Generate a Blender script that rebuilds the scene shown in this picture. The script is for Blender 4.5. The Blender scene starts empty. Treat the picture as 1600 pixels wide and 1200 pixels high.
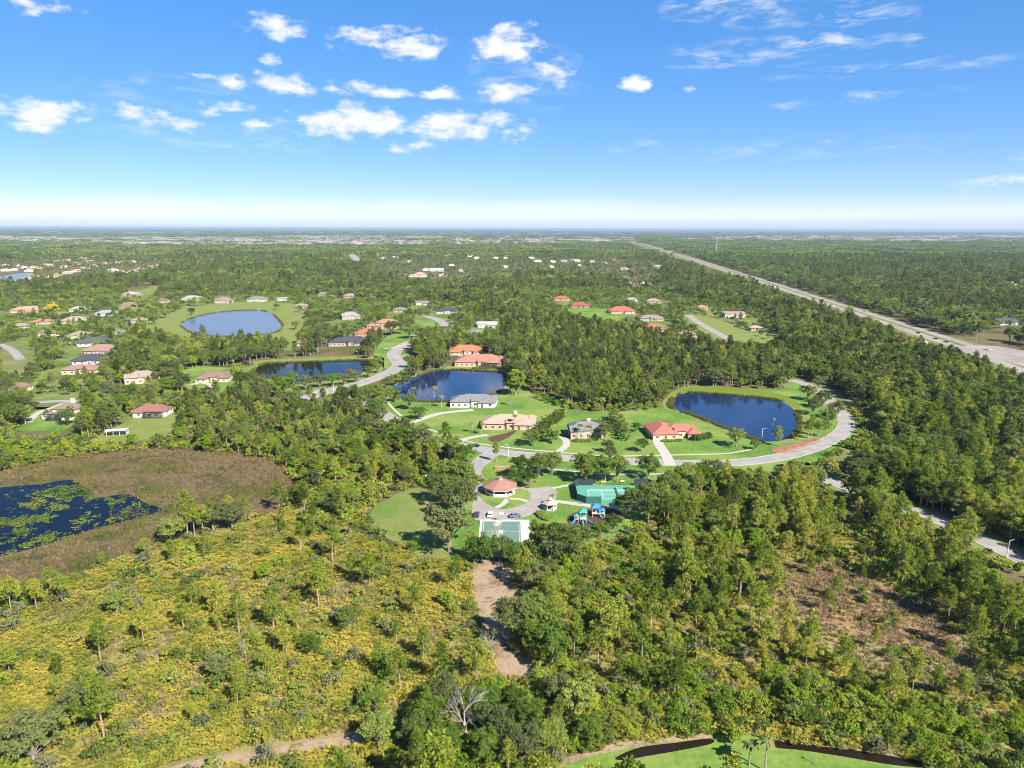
import bpy, bmesh, math, random
import numpy as np
from mathutils import Matrix, Vector

R = math.radians
scene = bpy.context.scene
COL = scene.collection
rng = np.random.default_rng(7)
random.seed(7)

# ------------------------------------------------------------------ camera
CAM_H = 105.0
cam_d = bpy.data.cameras.new('camera'); cam = bpy.data.objects.new('camera', cam_d); COL.objects.link(cam)
cam_d.sensor_width = 36.0; cam_d.lens = 1110 / 1600 * 36.0
cam_d.clip_start = 1.0; cam_d.clip_end = 200000.0
PITCH = math.atan(244 / 1110.0)
cam.matrix_world = Matrix.Translation((0, 0, CAM_H)) @ Matrix.Rotation(R(90) - PITCH, 4, 'X') @ Matrix.Rotation(R(0.18), 4, 'Z')
scene.camera = cam

# ------------------------------------------------------------------ sky, clouds, sun, exposure
SUN_EL, SUN_AZ = R(41), R(138)          # azimuth clockwise from +Y (north): sun behind the camera, to its right
SKY_STRENGTH = 0.145
CLOUDS = [(-0.3054, 0.2403, 0.0400, 0.0177, 1),
    (-0.1342, 0.2238, 0.0484, 0.0210, 1.05),
    (-0.1666, 0.2314, 0.0720, 0.0176, 0.65),
    (-0.1433, 0.2466, 0.0255, 0.0096, 0.6),
    (-0.0031, 0.2291, 0.0537, 0.0244, 1.15),
    (-0.2946, 0.1756, 0.0414, 0.0175, 1.05),
    (-0.3505, 0.1751, 0.0359, 0.0094, 0.8),
    (-0.1916, 0.1728, 0.0589, 0.0090, 0.85),
    (-0.0965, 0.1739, 0.0348, 0.0091, 0.85),
    (-0.0037, 0.1734, 0.0433, 0.0125, 0.95),
    (-0.5686, 0.1278, 0.0540, 0.0171, 1.15),
    (-0.5189, 0.1305, 0.0176, 0.0073, 0.6),
    (-0.4731, 0.1311, 0.0391, 0.0135, 0.72),
    (-0.4259, 0.1212, 0.0463, 0.0100, 0.85),
    (-0.5739, 0.1080, 0.0300, 0.0057, 0.8),
    (-0.3224, 0.1273, 0.0418, 0.0072, 0.62),
    (-0.3700, 0.1434, 0.0314, 0.0078, 0.55),
    (-0.2030, 0.1341, 0.0861, 0.0224, 1.15),
    (-0.0651, 0.1306, 0.0879, 0.0220, 1.05),
    (-0.1443, 0.1055, 0.0372, 0.0085, 0.7),
    (-0.2683, 0.1195, 0.0328, 0.0082, 0.65),
    (0.1594, 0.1816, 0.0295, 0.0107, 0.9),
    (0.0508, 0.1977, 0.0329, 0.0214, 0.5),
    (-0.3043, 0.2018, 0.0157, 0.0078, 0.55),
    (0.2327, 0.1755, 0.0121, 0.0057, 0.6),
    (-0.1287, 0.1241, 0.0589, 0.0135, 0.8),
    (-0.5496, 0.2347, 0.0411, 0.0082, 0.6),
    (0.5934, 0.0509, 0.0402, 0.0065, 0.5),
    (0.1964, 0.0555, 0.0077, 0.0051, 0.5)]
CIRRUS = [(0.3508, 0.2151, 0.0460, 0.0260, 1),
    (0.2682, 0.2105, 0.0868, 0.0205, 0.9),
    (0.4075, 0.2335, 0.0815, 0.0371, 1.1),
    (0.2335, 0.2671, 0.0620, 0.0201, 1.1),
    (0.3105, 0.2565, 0.0685, 0.0259, 0.9),
    (0.4822, 0.2116, 0.0216, 0.0101, 0.8),
    (0.4658, 0.1826, 0.1550, 0.0096, 0.9),
    (0.4315, 0.1526, 0.1217, 0.0076, 0.8),
    (0.3030, 0.0447, 0.0498, 0.0083, 1.1),
    (0.1567, 0.1046, 0.0422, 0.0084, 0.7),
    (0.5939, 0.0789, 0.0427, 0.0100, 0.8),
    (0.0156, 0.1918, 0.0992, 0.0496, 0.45),
    (-0.3691, 0.1086, 0.1590, 0.0207, 0.5),
    (0.5826, 0.0512, 0.0652, 0.0087, 0.9),
    (-0.4433, 0.1585, 0.1132, 0.0226, 0.4),
    (0.3681, 0.0994, 0.1914, 0.0160, 0.4)]
world = bpy.data.worlds.new('World'); scene.world = world; world.use_nodes = True
nt = world.node_tree; nt.nodes.clear()
def N(t, **kw):
    n = nt.nodes.new(t)
    for k, v in kw.items():
        if k.startswith('i_'): n.inputs[int(k[2:])].default_value = v
        else: setattr(n, k, v)
    return n
def L(a, b): nt.links.new(a, b)
def M(op, a, b=None, clamp=False):
    n = nt.nodes.new('ShaderNodeMath'); n.operation = op; n.use_clamp = clamp
    for i, v in enumerate((a, b)):
        if v is None: continue
        if isinstance(v, (int, float)): n.inputs[i].default_value = v
        else: nt.links.new(v, n.inputs[i])
    return n.outputs[0]
out = N('ShaderNodeOutputWorld')
sky = N('ShaderNodeTexSky'); sky.sky_type = 'NISHITA'; sky.sun_disc = False
sky.sun_elevation = SUN_EL; sky.sun_rotation = SUN_AZ
sky.altitude = 0; sky.air_density = 0.7; sky.dust_density = 0.0; sky.ozone_density = 8.0
hs = N('ShaderNodeHueSaturation'); hs.inputs['Saturation'].default_value = 1.6
wb = N('ShaderNodeMix', data_type='RGBA', blend_type='MULTIPLY'); wb.inputs[0].default_value = 1.0; wb.inputs[7].default_value = (1.0, .95, 1.0, 1)   # the camera's white balance
gm = N('ShaderNodeGamma'); gm.inputs[1].default_value = .5   # softer tone, as the photograph was developed
L(sky.outputs[0], gm.inputs[0]); L(gm.outputs[0], wb.inputs[6]); L(wb.outputs[2], hs.inputs['Color'])
bg = N('ShaderNodeBackground'); bg.inputs[1].default_value = SKY_STRENGTH; L(hs.outputs[0], bg.inputs[0])
tc = N('ShaderNodeTexCoord'); sep = N('ShaderNodeSeparateXYZ'); L(tc.outputs['Generated'], sep.inputs[0])
az = M('ARCTAN2', sep.outputs[0], sep.outputs[1]); el = M('ARCSINE', sep.outputs[2])
cmb = N('ShaderNodeCombineXYZ'); L(az, cmb.inputs[0]); L(el, cmb.inputs[1])
st = N('ShaderNodeVectorMath', operation='MULTIPLY'); L(cmb.outputs[0], st.inputs[0]); st.inputs[1].default_value = (1, 2.2, 0)
nz = N('ShaderNodeTexNoise', noise_dimensions='2D'); L(st.outputs[0], nz.inputs['Vector'])
nz.inputs['Scale'].default_value = 26; nz.inputs['Detail'].default_value = 9; nz.inputs['Roughness'].default_value = 0.6
nw = N('ShaderNodeTexNoise', noise_dimensions='2D'); L(st.outputs[0], nw.inputs['Vector'])
nw.inputs['Scale'].default_value = 11; nw.inputs['Detail'].default_value = 3
wv = N('ShaderNodeVectorMath', operation='SUBTRACT'); L(nw.outputs['Color'], wv.inputs[0]); wv.inputs[1].default_value = (.5, .5, .5)
wm = N('ShaderNodeVectorMath', operation='MULTIPLY'); L(wv.outputs[0], wm.inputs[0]); wm.inputs[1].default_value = (.05, .018, 0)
wp = N('ShaderNodeVectorMath', operation='ADD'); L(cmb.outputs[0], wp.inputs[0]); L(wm.outputs[0], wp.inputs[1])
acc = None
for (ca, ce, ra, re_, s_) in CLOUDS:
    a = N('ShaderNodeVectorMath', operation='SUBTRACT'); L(wp.outputs[0], a.inputs[0]); a.inputs[1].default_value = (ca, ce, 0)
    b = N('ShaderNodeVectorMath', operation='MULTIPLY'); L(a.outputs[0], b.inputs[0]); b.inputs[1].default_value = (1 / ra, 1 / re_, 0)
    d = N('ShaderNodeVectorMath', operation='DOT_PRODUCT'); L(b.outputs[0], d.inputs[0]); L(b.outputs[0], d.inputs[1])
    v = M('MULTIPLY', M('SUBTRACT', 1.0, M('MINIMUM', d.outputs['Value'], 4.0)), s_)
    acc = v if acc is None else M('MAXIMUM', acc, v)
cir = None
for (ca, ce, ra, re_, s_) in CIRRUS:
    a = N('ShaderNodeVectorMath', operation='SUBTRACT'); L(wp.outputs[0], a.inputs[0]); a.inputs[1].default_value = (ca, ce, 0)
    b = N('ShaderNodeVectorMath', operation='MULTIPLY'); L(a.outputs[0], b.inputs[0]); b.inputs[1].default_value = (1 / ra, 1 / re_, 0)
    d = N('ShaderNodeVectorMath', operation='DOT_PRODUCT'); L(b.outputs[0], d.inputs[0]); L(b.outputs[0], d.inputs[1])
    v = M('MULTIPLY', M('MAXIMUM', M('SUBTRACT', 1.0, d.outputs['Value']), 0.0), s_)
    cir = v if cir is None else M('MAXIMUM', cir, v)
cv = N('ShaderNodeVectorMath', operation='MULTIPLY'); L(wp.outputs[0], cv.inputs[0]); cv.inputs[1].default_value = (1.0, 4.5, 0)
nc_ = N('ShaderNodeTexNoise', noise_dimensions='2D'); L(cv.outputs[0], nc_.inputs['Vector']); nc_.inputs['Scale'].default_value = 17; nc_.inputs['Detail'].default_value = 8; nc_.inputs['Roughness'].default_value = .62; nc_.inputs['Distortion'].default_value = .12
cm_ = N('ShaderNodeMapRange', interpolation_type='SMOOTHSTEP'); L(nc_.outputs['Fac'], cm_.inputs[0]); cm_.inputs[1].default_value = .42; cm_.inputs[2].default_value = .82
wisp = M('MULTIPLY', M('MULTIPLY', cir, cm_.outputs[0]), .85)
# the same broken cloud goes on around and above, outside the photographed part of the sky
ng = N('ShaderNodeTexNoise', noise_dimensions='2D'); L(st.outputs[0], ng.inputs['Vector']); ng.inputs['Scale'].default_value = 5; ng.inputs['Detail'].default_value = 2
gen = M('MULTIPLY', M('SUBTRACT', ng.outputs['Fac'], 0.60), 7.0)
outside = M('MAXIMUM', M('GREATER_THAN', M('ABSOLUTE', az), 0.85), M('GREATER_THAN', el, 0.34))
gen = M('SUBTRACT', M('MULTIPLY', gen, outside), M('MULTIPLY', M('SUBTRACT', 1.0, outside), 3.0))
acc = M('MAXIMUM', acc, gen)
dens = M('ADD', M('MULTIPLY', acc, 0.75), M('MULTIPLY', M('SUBTRACT', nz.outputs['Fac'], 0.5), 2.7))
mr = N('ShaderNodeMapRange', interpolation_type='SMOOTHSTEP'); L(dens, mr.inputs[0]); mr.inputs[1].default_value = -0.02; mr.inputs[2].default_value = 1.0
cl = M('MULTIPLY', mr.outputs[0], 0.98)
# thin white stratus bank low above the horizon
sb = N('ShaderNodeVectorMath', operation='MULTIPLY'); L(cmb.outputs[0], sb.inputs[0]); sb.inputs[1].default_value = (1, 9, 0)
nb = N('ShaderNodeTexNoise', noise_dimensions='2D'); L(sb.outputs[0], nb.inputs['Vector']); nb.inputs['Scale'].default_value = 6; nb.inputs['Detail'].default_value = 6
eb = M('ADD', el, M('MULTIPLY', M('SUBTRACT', nb.outputs['Fac'], 0.5), 0.022))
b1 = N('ShaderNodeMapRange', interpolation_type='SMOOTHSTEP'); L(eb, b1.inputs[0]); b1.inputs[1].default_value = 0.006; b1.inputs[2].default_value = 0.014
b2 = N('ShaderNodeMapRange', interpolation_type='SMOOTHSTEP'); L(eb, b2.inputs[0]); b2.inputs[1].default_value = 0.042; b2.inputs[2].default_value = 0.026
band = M('MULTIPLY', M('MULTIPLY', b1.outputs[0], b2.outputs[0]), 0.4)
tot = M('MAXIMUM', M('MAXIMUM', cl, wisp), band)
bc = N('ShaderNodeBackground'); bc.inputs[0].default_value = (0.97, 0.985, 1.0, 1); bc.inputs[1].default_value = 0.36
mx = N('ShaderNodeMixShader'); L(tot, mx.inputs[0]); L(bg.outputs[0], mx.inputs[1]); L(bc.outputs[0], mx.inputs[2]); # blue-grey distance haze hugging the horizon all round
hzn = N('ShaderNodeMapRange', interpolation_type='SMOOTHSTEP'); L(el, hzn.inputs[0]); hzn.inputs[1].default_value = 0.018; hzn.inputs[2].default_value = 0.0
bh = N('ShaderNodeBackground'); bh.inputs[0].default_value = (.58, .74, 1.0, 1); bh.inputs[1].default_value = 0.29
mh = N('ShaderNodeMixShader'); L(M('MULTIPLY', hzn.outputs[0], .6), mh.inputs[0]); L(mx.outputs[0], mh.inputs[1]); L(bh.outputs[0], mh.inputs[2]); L(mh.outputs[0], out.inputs[0])

sd = bpy.data.lights.new('sun', 'SUN'); sun = bpy.data.objects.new('sun', sd); COL.objects.link(sun)
sd.energy = 5.0; sd.angle = R(0.5); sd.color = (1.0, 0.93, 0.82)
sdir = Vector((math.sin(SUN_AZ) * math.cos(SUN_EL), math.cos(SUN_AZ) * math.cos(SUN_EL), math.sin(SUN_EL)))
sun.rotation_euler = sdir.to_track_quat('Z', 'Y').to_euler(); sun.location = (60, -60, 160)
vs = scene.view_settings; vs.view_transform = 'Standard'; vs.look = 'None'; vs.gamma = 1; vs.use_curve_mapping = False; vs.exposure = 1.55
cy = scene.cycles
cy.use_denoising = True; cy.filter_width = 1.0; cy.max_bounces = 7; cy.diffuse_bounces = 4; cy.glossy_bounces = 2; cy.transmission_bounces = 4
cy.transparent_max_bounces = 8; cy.volume_bounces = 0; cy.caustics_reflective = False; cy.caustics_refractive = False

# ------------------------------------------------------------------ materials
MATS = {}
def new_mat(name):
    m = bpy.data.materials.new(name); m.use_nodes = True
    t = m.node_tree; t.nodes.clear(); MATS[name] = m
    return m, t
def plain(name, c, rough=0.7, var=0.12, scale=1.5, metal=0.0, bump=0.0, spec=0.3):
    """a base colour broken up by fine procedural noise"""
    if name in MATS: return MATS[name]
    m, t = new_mat(name)
    o = t.nodes.new('ShaderNodeOutputMaterial'); p = t.nodes.new('ShaderNodeBsdfPrincipled')
    p.inputs['Roughness'].default_value = rough; p.inputs['Metallic'].default_value = metal
    p.inputs['Specular IOR Level'].default_value = spec
    g = t.nodes.new('ShaderNodeNewGeometry'); n = t.nodes.new('ShaderNodeTexNoise'); n.inputs['Scale'].default_value = scale; n.inputs['Detail'].default_value = 6
    t.links.new(g.outputs['Position'], n.inputs['Vector'])
    mx = t.nodes.new('ShaderNodeMix'); mx.data_type = 'RGBA'
    mx.inputs[6].default_value = tuple(max(0, v * (1 - var * 2)) for v in c) + (1,); mx.inputs[7].default_value = tuple(min(1, v * (1 + var * 2)) for v in c) + (1,)
    t.links.new(n.outputs['Fac'], mx.inputs[0]); t.links.new(mx.outputs[2], p.inputs['Base Color'])
    if bump:
        b = t.nodes.new('ShaderNodeBump'); b.inputs['Strength'].default_value = bump; t.links.new(n.outputs['Fac'], b.inputs['Height']); t.links.new(b.outputs[0], p.inputs['Normal'])
    t.links.new(p.outputs[0], o.inputs[0])
    return m
def patchy(name, cols, scale, fine=3.0, rough=0.95, bump=0.3, pos=None, finemix=.45):
    """ground cover: several colours in noise patches, with fine mottling"""
    m, t = new_mat(name)
    o = t.nodes.new('ShaderNodeOutputMaterial'); p = t.nodes.new('ShaderNodeBsdfPrincipled'); p.inputs['Roughness'].default_value = rough
    p.inputs['Specular IOR Level'].default_value = 0.1
    g = t.nodes.new('ShaderNodeNewGeometry')
    n = t.nodes.new('ShaderNodeTexNoise'); n.inputs['Scale'].default_value = scale; n.inputs['Detail'].default_value = 7; n.inputs['Roughness'].default_value = .6
    n2 = t.nodes.new('ShaderNodeTexNoise'); n2.inputs['Scale'].default_value = fine; n2.inputs['Detail'].default_value = 5
    t.links.new(g.outputs['Position'], n.inputs['Vector']); t.links.new(g.outputs['Position'], n2.inputs['Vector'])
    a = t.nodes.new('ShaderNodeMath'); a.operation = 'MULTIPLY_ADD'; a.inputs[1].default_value = finemix; t.links.new(n2.outputs['Fac'], a.inputs[0])
    t.links.new(n.outputs['Fac'], a.inputs[2])
    s = t.nodes.new('ShaderNodeMath'); s.operation = 'SUBTRACT'; s.inputs[1].default_value = finemix / 2; t.links.new(a.outputs[0], s.inputs[0])
    r = t.nodes.new('ShaderNodeValToRGB'); cr = r.color_ramp
    k = len(cols)
    while len(cr.elements) < k: cr.elements.new(.5)
    for i, c in enumerate(cols):
        cr.elements[i].position = (pos[i] if pos else 0.3 + 0.4 * i / (k - 1)); cr.elements[i].color = tuple(c) + (1,)
    t.links.new(s.outputs[0], r.inputs[0]); t.links.new(r.outputs[0], p.inputs['Base Color'])
    b = t.nodes.new('ShaderNodeBump'); b.inputs['Strength'].default_value = bump; b.inputs['Distance'].default_value = .3; t.links.new(n2.outputs['Fac'], b.inputs['Height']); t.links.new(b.outputs[0], p.inputs['Normal'])
    t.links.new(p.outputs[0], o.inputs[0])
    return m
def foliage(name, cols, trans=0.35, patch=0.02, leafvar=1.3, rnd=0.55):
    """leaves: colour differs from plant to plant (random), in drifts over the land (noise on the plant's place) and from spray to spray"""
    m, t = new_mat(name)
    o = t.nodes.new('ShaderNodeOutputMaterial')
    oi = t.nodes.new('ShaderNodeObjectInfo'); g = t.nodes.new('ShaderNodeNewGeometry')
    n = t.nodes.new('ShaderNodeTexNoise'); n.inputs['Scale'].default_value = patch; n.inputs['Detail'].default_value = 3
    t.links.new(oi.outputs['Location'], n.inputs['Vector'])
    n2 = t.nodes.new('ShaderNodeTexNoise'); n2.inputs['Scale'].default_value = leafvar; n2.inputs['Detail'].default_value = 3
    t.links.new(g.outputs['Position'], n2.inputs['Vector'])
    def mth(op, a, b, c=None):
        x = t.nodes.new('ShaderNodeMath'); x.operation = op
        for i, v in enumerate((a, b, c)):
            if v is None: continue
            if isinstance(v, (int, float)): x.inputs[i].default_value = v
            else: t.links.new(v, x.inputs[i])
        return x.outputs[0]
    f = mth('MULTIPLY_ADD', oi.outputs['Random'], rnd, mth('MULTIPLY_ADD', n.outputs['Fac'], 1.3, -0.15 - rnd / 2))
    f = mth('MULTIPLY_ADD', mth('SUBTRACT', n2.outputs['Fac'], .5), 0.7, f)
    r = t.nodes.new('ShaderNodeValToRGB'); cr = r.color_ramp
    while len(cr.elements) < len(cols): cr.elements.new(.5)
    for i, c in enumerate(cols):
        cr.elements[i].position = 0.08 + 0.84 * i / (len(cols) - 1); cr.elements[i].color = tuple(c) + (1,)
    t.links.new(f, r.inputs[0])
    d = t.nodes.new('ShaderNodeBsdfDiffuse'); tr = t.nodes.new('ShaderNodeBsdfTranslucent'); mx = t.nodes.new('ShaderNodeMixShader'); mx.inputs[0].default_value = trans
    t.links.new(r.outputs[0], d.inputs[0]); t.links.new(r.outputs[0], tr.inputs[0])
    t.links.new(d.outputs[0], mx.inputs[1]); t.links.new(tr.outputs[0], mx.inputs[2]); t.links.new(mx.outputs[0], o.inputs[0])
    return m
def water(name, c, rough=0.06, wave=0.35, bump=0.02, spec=0.42):
    m, t = new_mat(name)
    o = t.nodes.new('ShaderNodeOutputMaterial'); p = t.nodes.new('ShaderNodeBsdfPrincipled')
    p.inputs['Base Color'].default_value = tuple(c) + (1,); p.inputs['Roughness'].default_value = rough; p.inputs['IOR'].default_value = 1.34
    p.inputs['Specular IOR Level'].default_value = spec
    g = t.nodes.new('ShaderNodeNewGeometry'); n = t.nodes.new('ShaderNodeTexNoise'); n.inputs['Scale'].default_value = wave; n.inputs['Detail'].default_value = 5
    t.links.new(g.outputs['Position'], n.inputs['Vector'])
    b = t.nodes.new('ShaderNodeBump'); b.inputs['Strength'].default_value = bump; b.inputs['Distance'].default_value = 1.0
    t.links.new(n.outputs['Fac'], b.inputs['Height']); t.links.new(b.outputs[0], p.inputs['Normal']); t.links.new(p.outputs[0], o.inputs[0])
    return m
def tiled_roof(c):
    name = 'roof_%.2f_%.2f_%.2f' % c
    if name in MATS: return MATS[name]
    m, t = new_mat(name)
    o = t.nodes.new('ShaderNodeOutputMaterial'); p = t.nodes.new('ShaderNodeBsdfPrincipled'); p.inputs['Roughness'].default_value = .8; p.inputs['Specular IOR Level'].default_value = .2
    g = t.nodes.new('ShaderNodeNewGeometry'); n = t.nodes.new('ShaderNodeTexNoise'); n.inputs['Scale'].default_value = .9; n.inputs['Detail'].default_value = 8
    w = t.nodes.new('ShaderNodeTexWave'); w.wave_type = 'BANDS'; w.bands_direction = 'Z'; w.inputs['Scale'].default_value = 2.2; w.inputs['Distortion'].default_value = .6
    t.links.new(g.outputs['Position'], n.inputs['Vector']); t.links.new(g.outputs['Position'], w.inputs['Vector'])
    a = t.nodes.new('ShaderNodeMath'); a.operation = 'MULTIPLY_ADD'; a.inputs[1].default_value = .35; t.links.new(w.outputs['Fac'], a.inputs[0]); t.links.new(n.outputs['Fac'], a.inputs[2])
    r = t.nodes.new('ShaderNodeValToRGB'); r.color_ramp.elements[0].position = .35; r.color_ramp.elements[1].position = .95
    r.color_ramp.elements[0].color = tuple(v * .72 for v in c) + (1,); r.color_ramp.elements[1].color = tuple(min(1, v * 1.25) for v in c) + (1,)
    t.links.new(a.outputs[0], r.inputs[0]); t.links.new(r.outputs[0], p.inputs['Base Color'])
    b = t.nodes.new('ShaderNodeBump'); b.inputs['Strength'].default_value = .5; b.inputs['Distance'].default_value = .08; t.links.new(w.outputs['Fac'], b.inputs['Height']); t.links.new(b.outputs[0], p.inputs['Normal'])
    t.links.new(p.outputs[0], o.inputs[0])
    return m

G_FOREST = patchy('forest_floor', [(.035, .04, .015), (.06, .065, .022), (.12, .09, .045), (.05, .06, .02)], .02, 1.2)
G_SCRUB = patchy('scrub_ground', [(.09, .10, .024), (.15, .14, .042), (.21, .17, .085), (.13, .135, .034)], .06, 1.8)
G_MARSH = patchy('marsh_mud', [(.02, .025, .02), (.05, .05, .025), (.12, .08, .045), (.06, .05, .03), (.05, .06, .02)], .045, 1.4)
G_LAWN = patchy('lawn_grass', [(.045, .095, .017), (.068, .13, .022), (.095, .16, .028), (.135, .18, .04), (.17, .17, .06)], .035, .7, bump=.15)
G_ROUGH = patchy('rough_lawn', [(.07, .118, .024), (.09, .135, .03), (.135, .14, .045), (.17, .135, .065)], .05, .5)
G_VERGE = patchy('verge_grass', [(.07, .10, .025), (.11, .12, .04), (.17, .14, .075)], .03, .6)
G_BANK = patchy('bank_grass', [(.10, .13, .03), (.15, .165, .045)], .1, .9)
G_SAND = patchy('sand_track', [(.12, .085, .05), (.19, .135, .09), (.25, .185, .13), (.11, .09, .04)], .12, .8)
G_BROWN = patchy('brown_clearing', [(.07, .055, .025), (.15, .098, .052), (.2, .135, .08), (.12, .095, .045)], .09, 1.2)
G_MULCH = patchy('mulch', [(.05, .028, .02), (.09, .05, .036)], .6, 4)
G_REDMULCH = patchy('red_mulch', [(.13, .055, .035), (.21, .095, .06), (.26, .14, .10)], .4, 4)
ROAD = patchy('road_concrete', [(.17, .16, .152), (.215, .202, .193), (.25, .233, .222)], .15, 2.5, rough=.85, bump=.05)
HIGHWAY = patchy('highway_asphalt', [(.165, .15, .13), (.215, .192, .172), (.245, .22, .2)], .03, .4, rough=.85, bump=.05)
WALK = plain('walk_concrete', (.30, .278, .245), .8, .08, 2)
KERB = plain('kerb_concrete', (.30, .285, .26), .8, .08, 2)
WHITE = plain('white_paint', (.55, .545, .53), .5, .03)
METAL = plain('galvanised_metal', (.5, .5, .5), .4, .05, metal=.8)
DARK = plain('dark_metal', (.04, .045, .05), .5, .05)
W_POND = water('pond_water', (.004, .015, .055), .05, .3, .03)
W_DARK = water('dark_pond_water', (.004, .006, .008), .05, .35, .012, .2)
W_BLUE = water('wide_lake_water', (.085, .10, .125), .2, .5, .06)
W_CANAL = water('canal_water', (.012, .007, .004), .08, .6, .02)
W_MARSH = water('marsh_water', (.003, .006, .014), .06, .8, .03, .13)
F_PINE = foliage('pine_needles', [(0.0701, 0.114, 0.0171), (0.168, 0.228, 0.0268), (0.267, 0.316, 0.0439), (0.393, 0.376, 0.0671)], .48)
F_OAK = foliage('oak_leaves', [(0.0607, 0.0942, 0.0225), (0.121, 0.167, 0.0371), (0.189, 0.243, 0.0503), (0.273, 0.319, 0.0728)], .42)
F_OAK2 = foliage('grey_oak_leaves', [(.075, .095, .035), (.125, .15, .05), (.185, .205, .075)], .38)
F_OAK3 = foliage('fresh_oak_leaves', [(0.054, 0.102, 0.018), (0.108, 0.18, 0.0264), (0.168, 0.24, 0.036)], .45)
F_GREEN = foliage('bright_leaves', [(0.081, 0.14, 0.0151), (0.14, 0.232, 0.0216), (0.216, 0.292, 0.0302), (0.302, 0.313, 0.0378)], .42)
F_SHRUB = foliage('shrub_leaves', [(0.0726, 0.11, 0.0216), (0.158, 0.194, 0.03), (0.264, 0.266, 0.042), (0.317, 0.259, 0.072)], .4, .03)
F_GREY = foliage('grey_leaves', [(.085, .10, .05), (.13, .145, .07), (.19, .19, .10)], .25, .05)
F_PALMETTO = foliage('palmetto_fronds', [(0.111, 0.143, 0.0302), (0.191, 0.211, 0.0385), (0.301, 0.291, 0.0454), (0.402, 0.338, 0.0619), (0.341, 0.264, 0.124)], .4, .07, .5, .3)
F_REED = foliage('reeds', [(.08, .08, .03), (.14, .11, .05), (.22, .165, .09), (.16, .125, .06)], .25, .06, .4)
F_SEDGE = foliage('sedge', [(.05, .07, .02), (.09, .105, .025), (.13, .135, .03), (.16, .13, .05)], .25, .06, .4)
F_PAD = foliage('floating_leaves', [(0.035, 0.068, 0.0175), (0.084, 0.129, 0.021), (0.154, 0.163, 0.035)], .2, .06, .4)
F_PINE_DEEP = foliage('deep_pine_needles', [(0.0473, 0.0715, 0.02), (0.0878, 0.117, 0.03), (0.135, 0.163, 0.04), (0.196, 0.202, 0.0562)], .4)
F_PALM = foliage('palm_fronds', [(.09, .12, .04), (.16, .18, .06), (.22, .21, .10)], .3)
F_YELLOW = foliage('yellow_blossom', [(.3, .3, .02), (.5, .42, .02), (.55, .45, .05)], .3)
F_RUST = foliage('rusty_leaves', [(.16, .09, .045), (.22, .13, .06), (.2, .16, .06)], .3)
BARK_PINE = plain('pine_bark', (.25, .19, .145), .9, .2, 3)
BARK_OAK = plain('oak_bark', (.19, .165, .14), .9, .2, 3)
BARK_GREY = plain('bare_grey_wood', (.25, .23, .205), .9, .1, 3)

# ------------------------------------------------------------------ helpers
def tag(o, label=None, cat=None, group=None, kind=None):
    if label: o['label'] = label
    if cat: o['category'] = cat
    if group: o['group'] = group
    if kind: o['kind'] = kind
    return o
def mesh(name, v, f, mats, mi=None, smooth=False):
    me = bpy.data.meshes.new(name); me.from_pydata([tuple(p) for p in v], [], [tuple(int(i) for i in q) for q in f])
    for m in (mats if isinstance(mats, (list, tuple)) else [mats]): me.materials.append(m)
    if mi is not None: me.polygons.foreach_set('material_index', np.asarray(mi, dtype=np.int32))
    if smooth: me.polygons.foreach_set('use_smooth', np.ones(len(me.polygons), dtype=bool))
    me.update(); return me
def obj(name, me, parent=None, loc=(0, 0, 0), rz=0.0, scale=None):
    o = bpy.data.objects.new(name, me); COL.objects.link(o); o.location = loc; o.rotation_euler = (0, 0, rz)
    if scale is not None: o.scale = scale
    if parent is not None: o.parent = parent
    return o
def empty(name, loc=(0, 0, 0), rz=0.0):
    o = bpy.data.objects.new(name, None); COL.objects.link(o); o.location = loc; o.rotation_euler = (0, 0, rz); o.empty_display_size = .5
    return o
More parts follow.
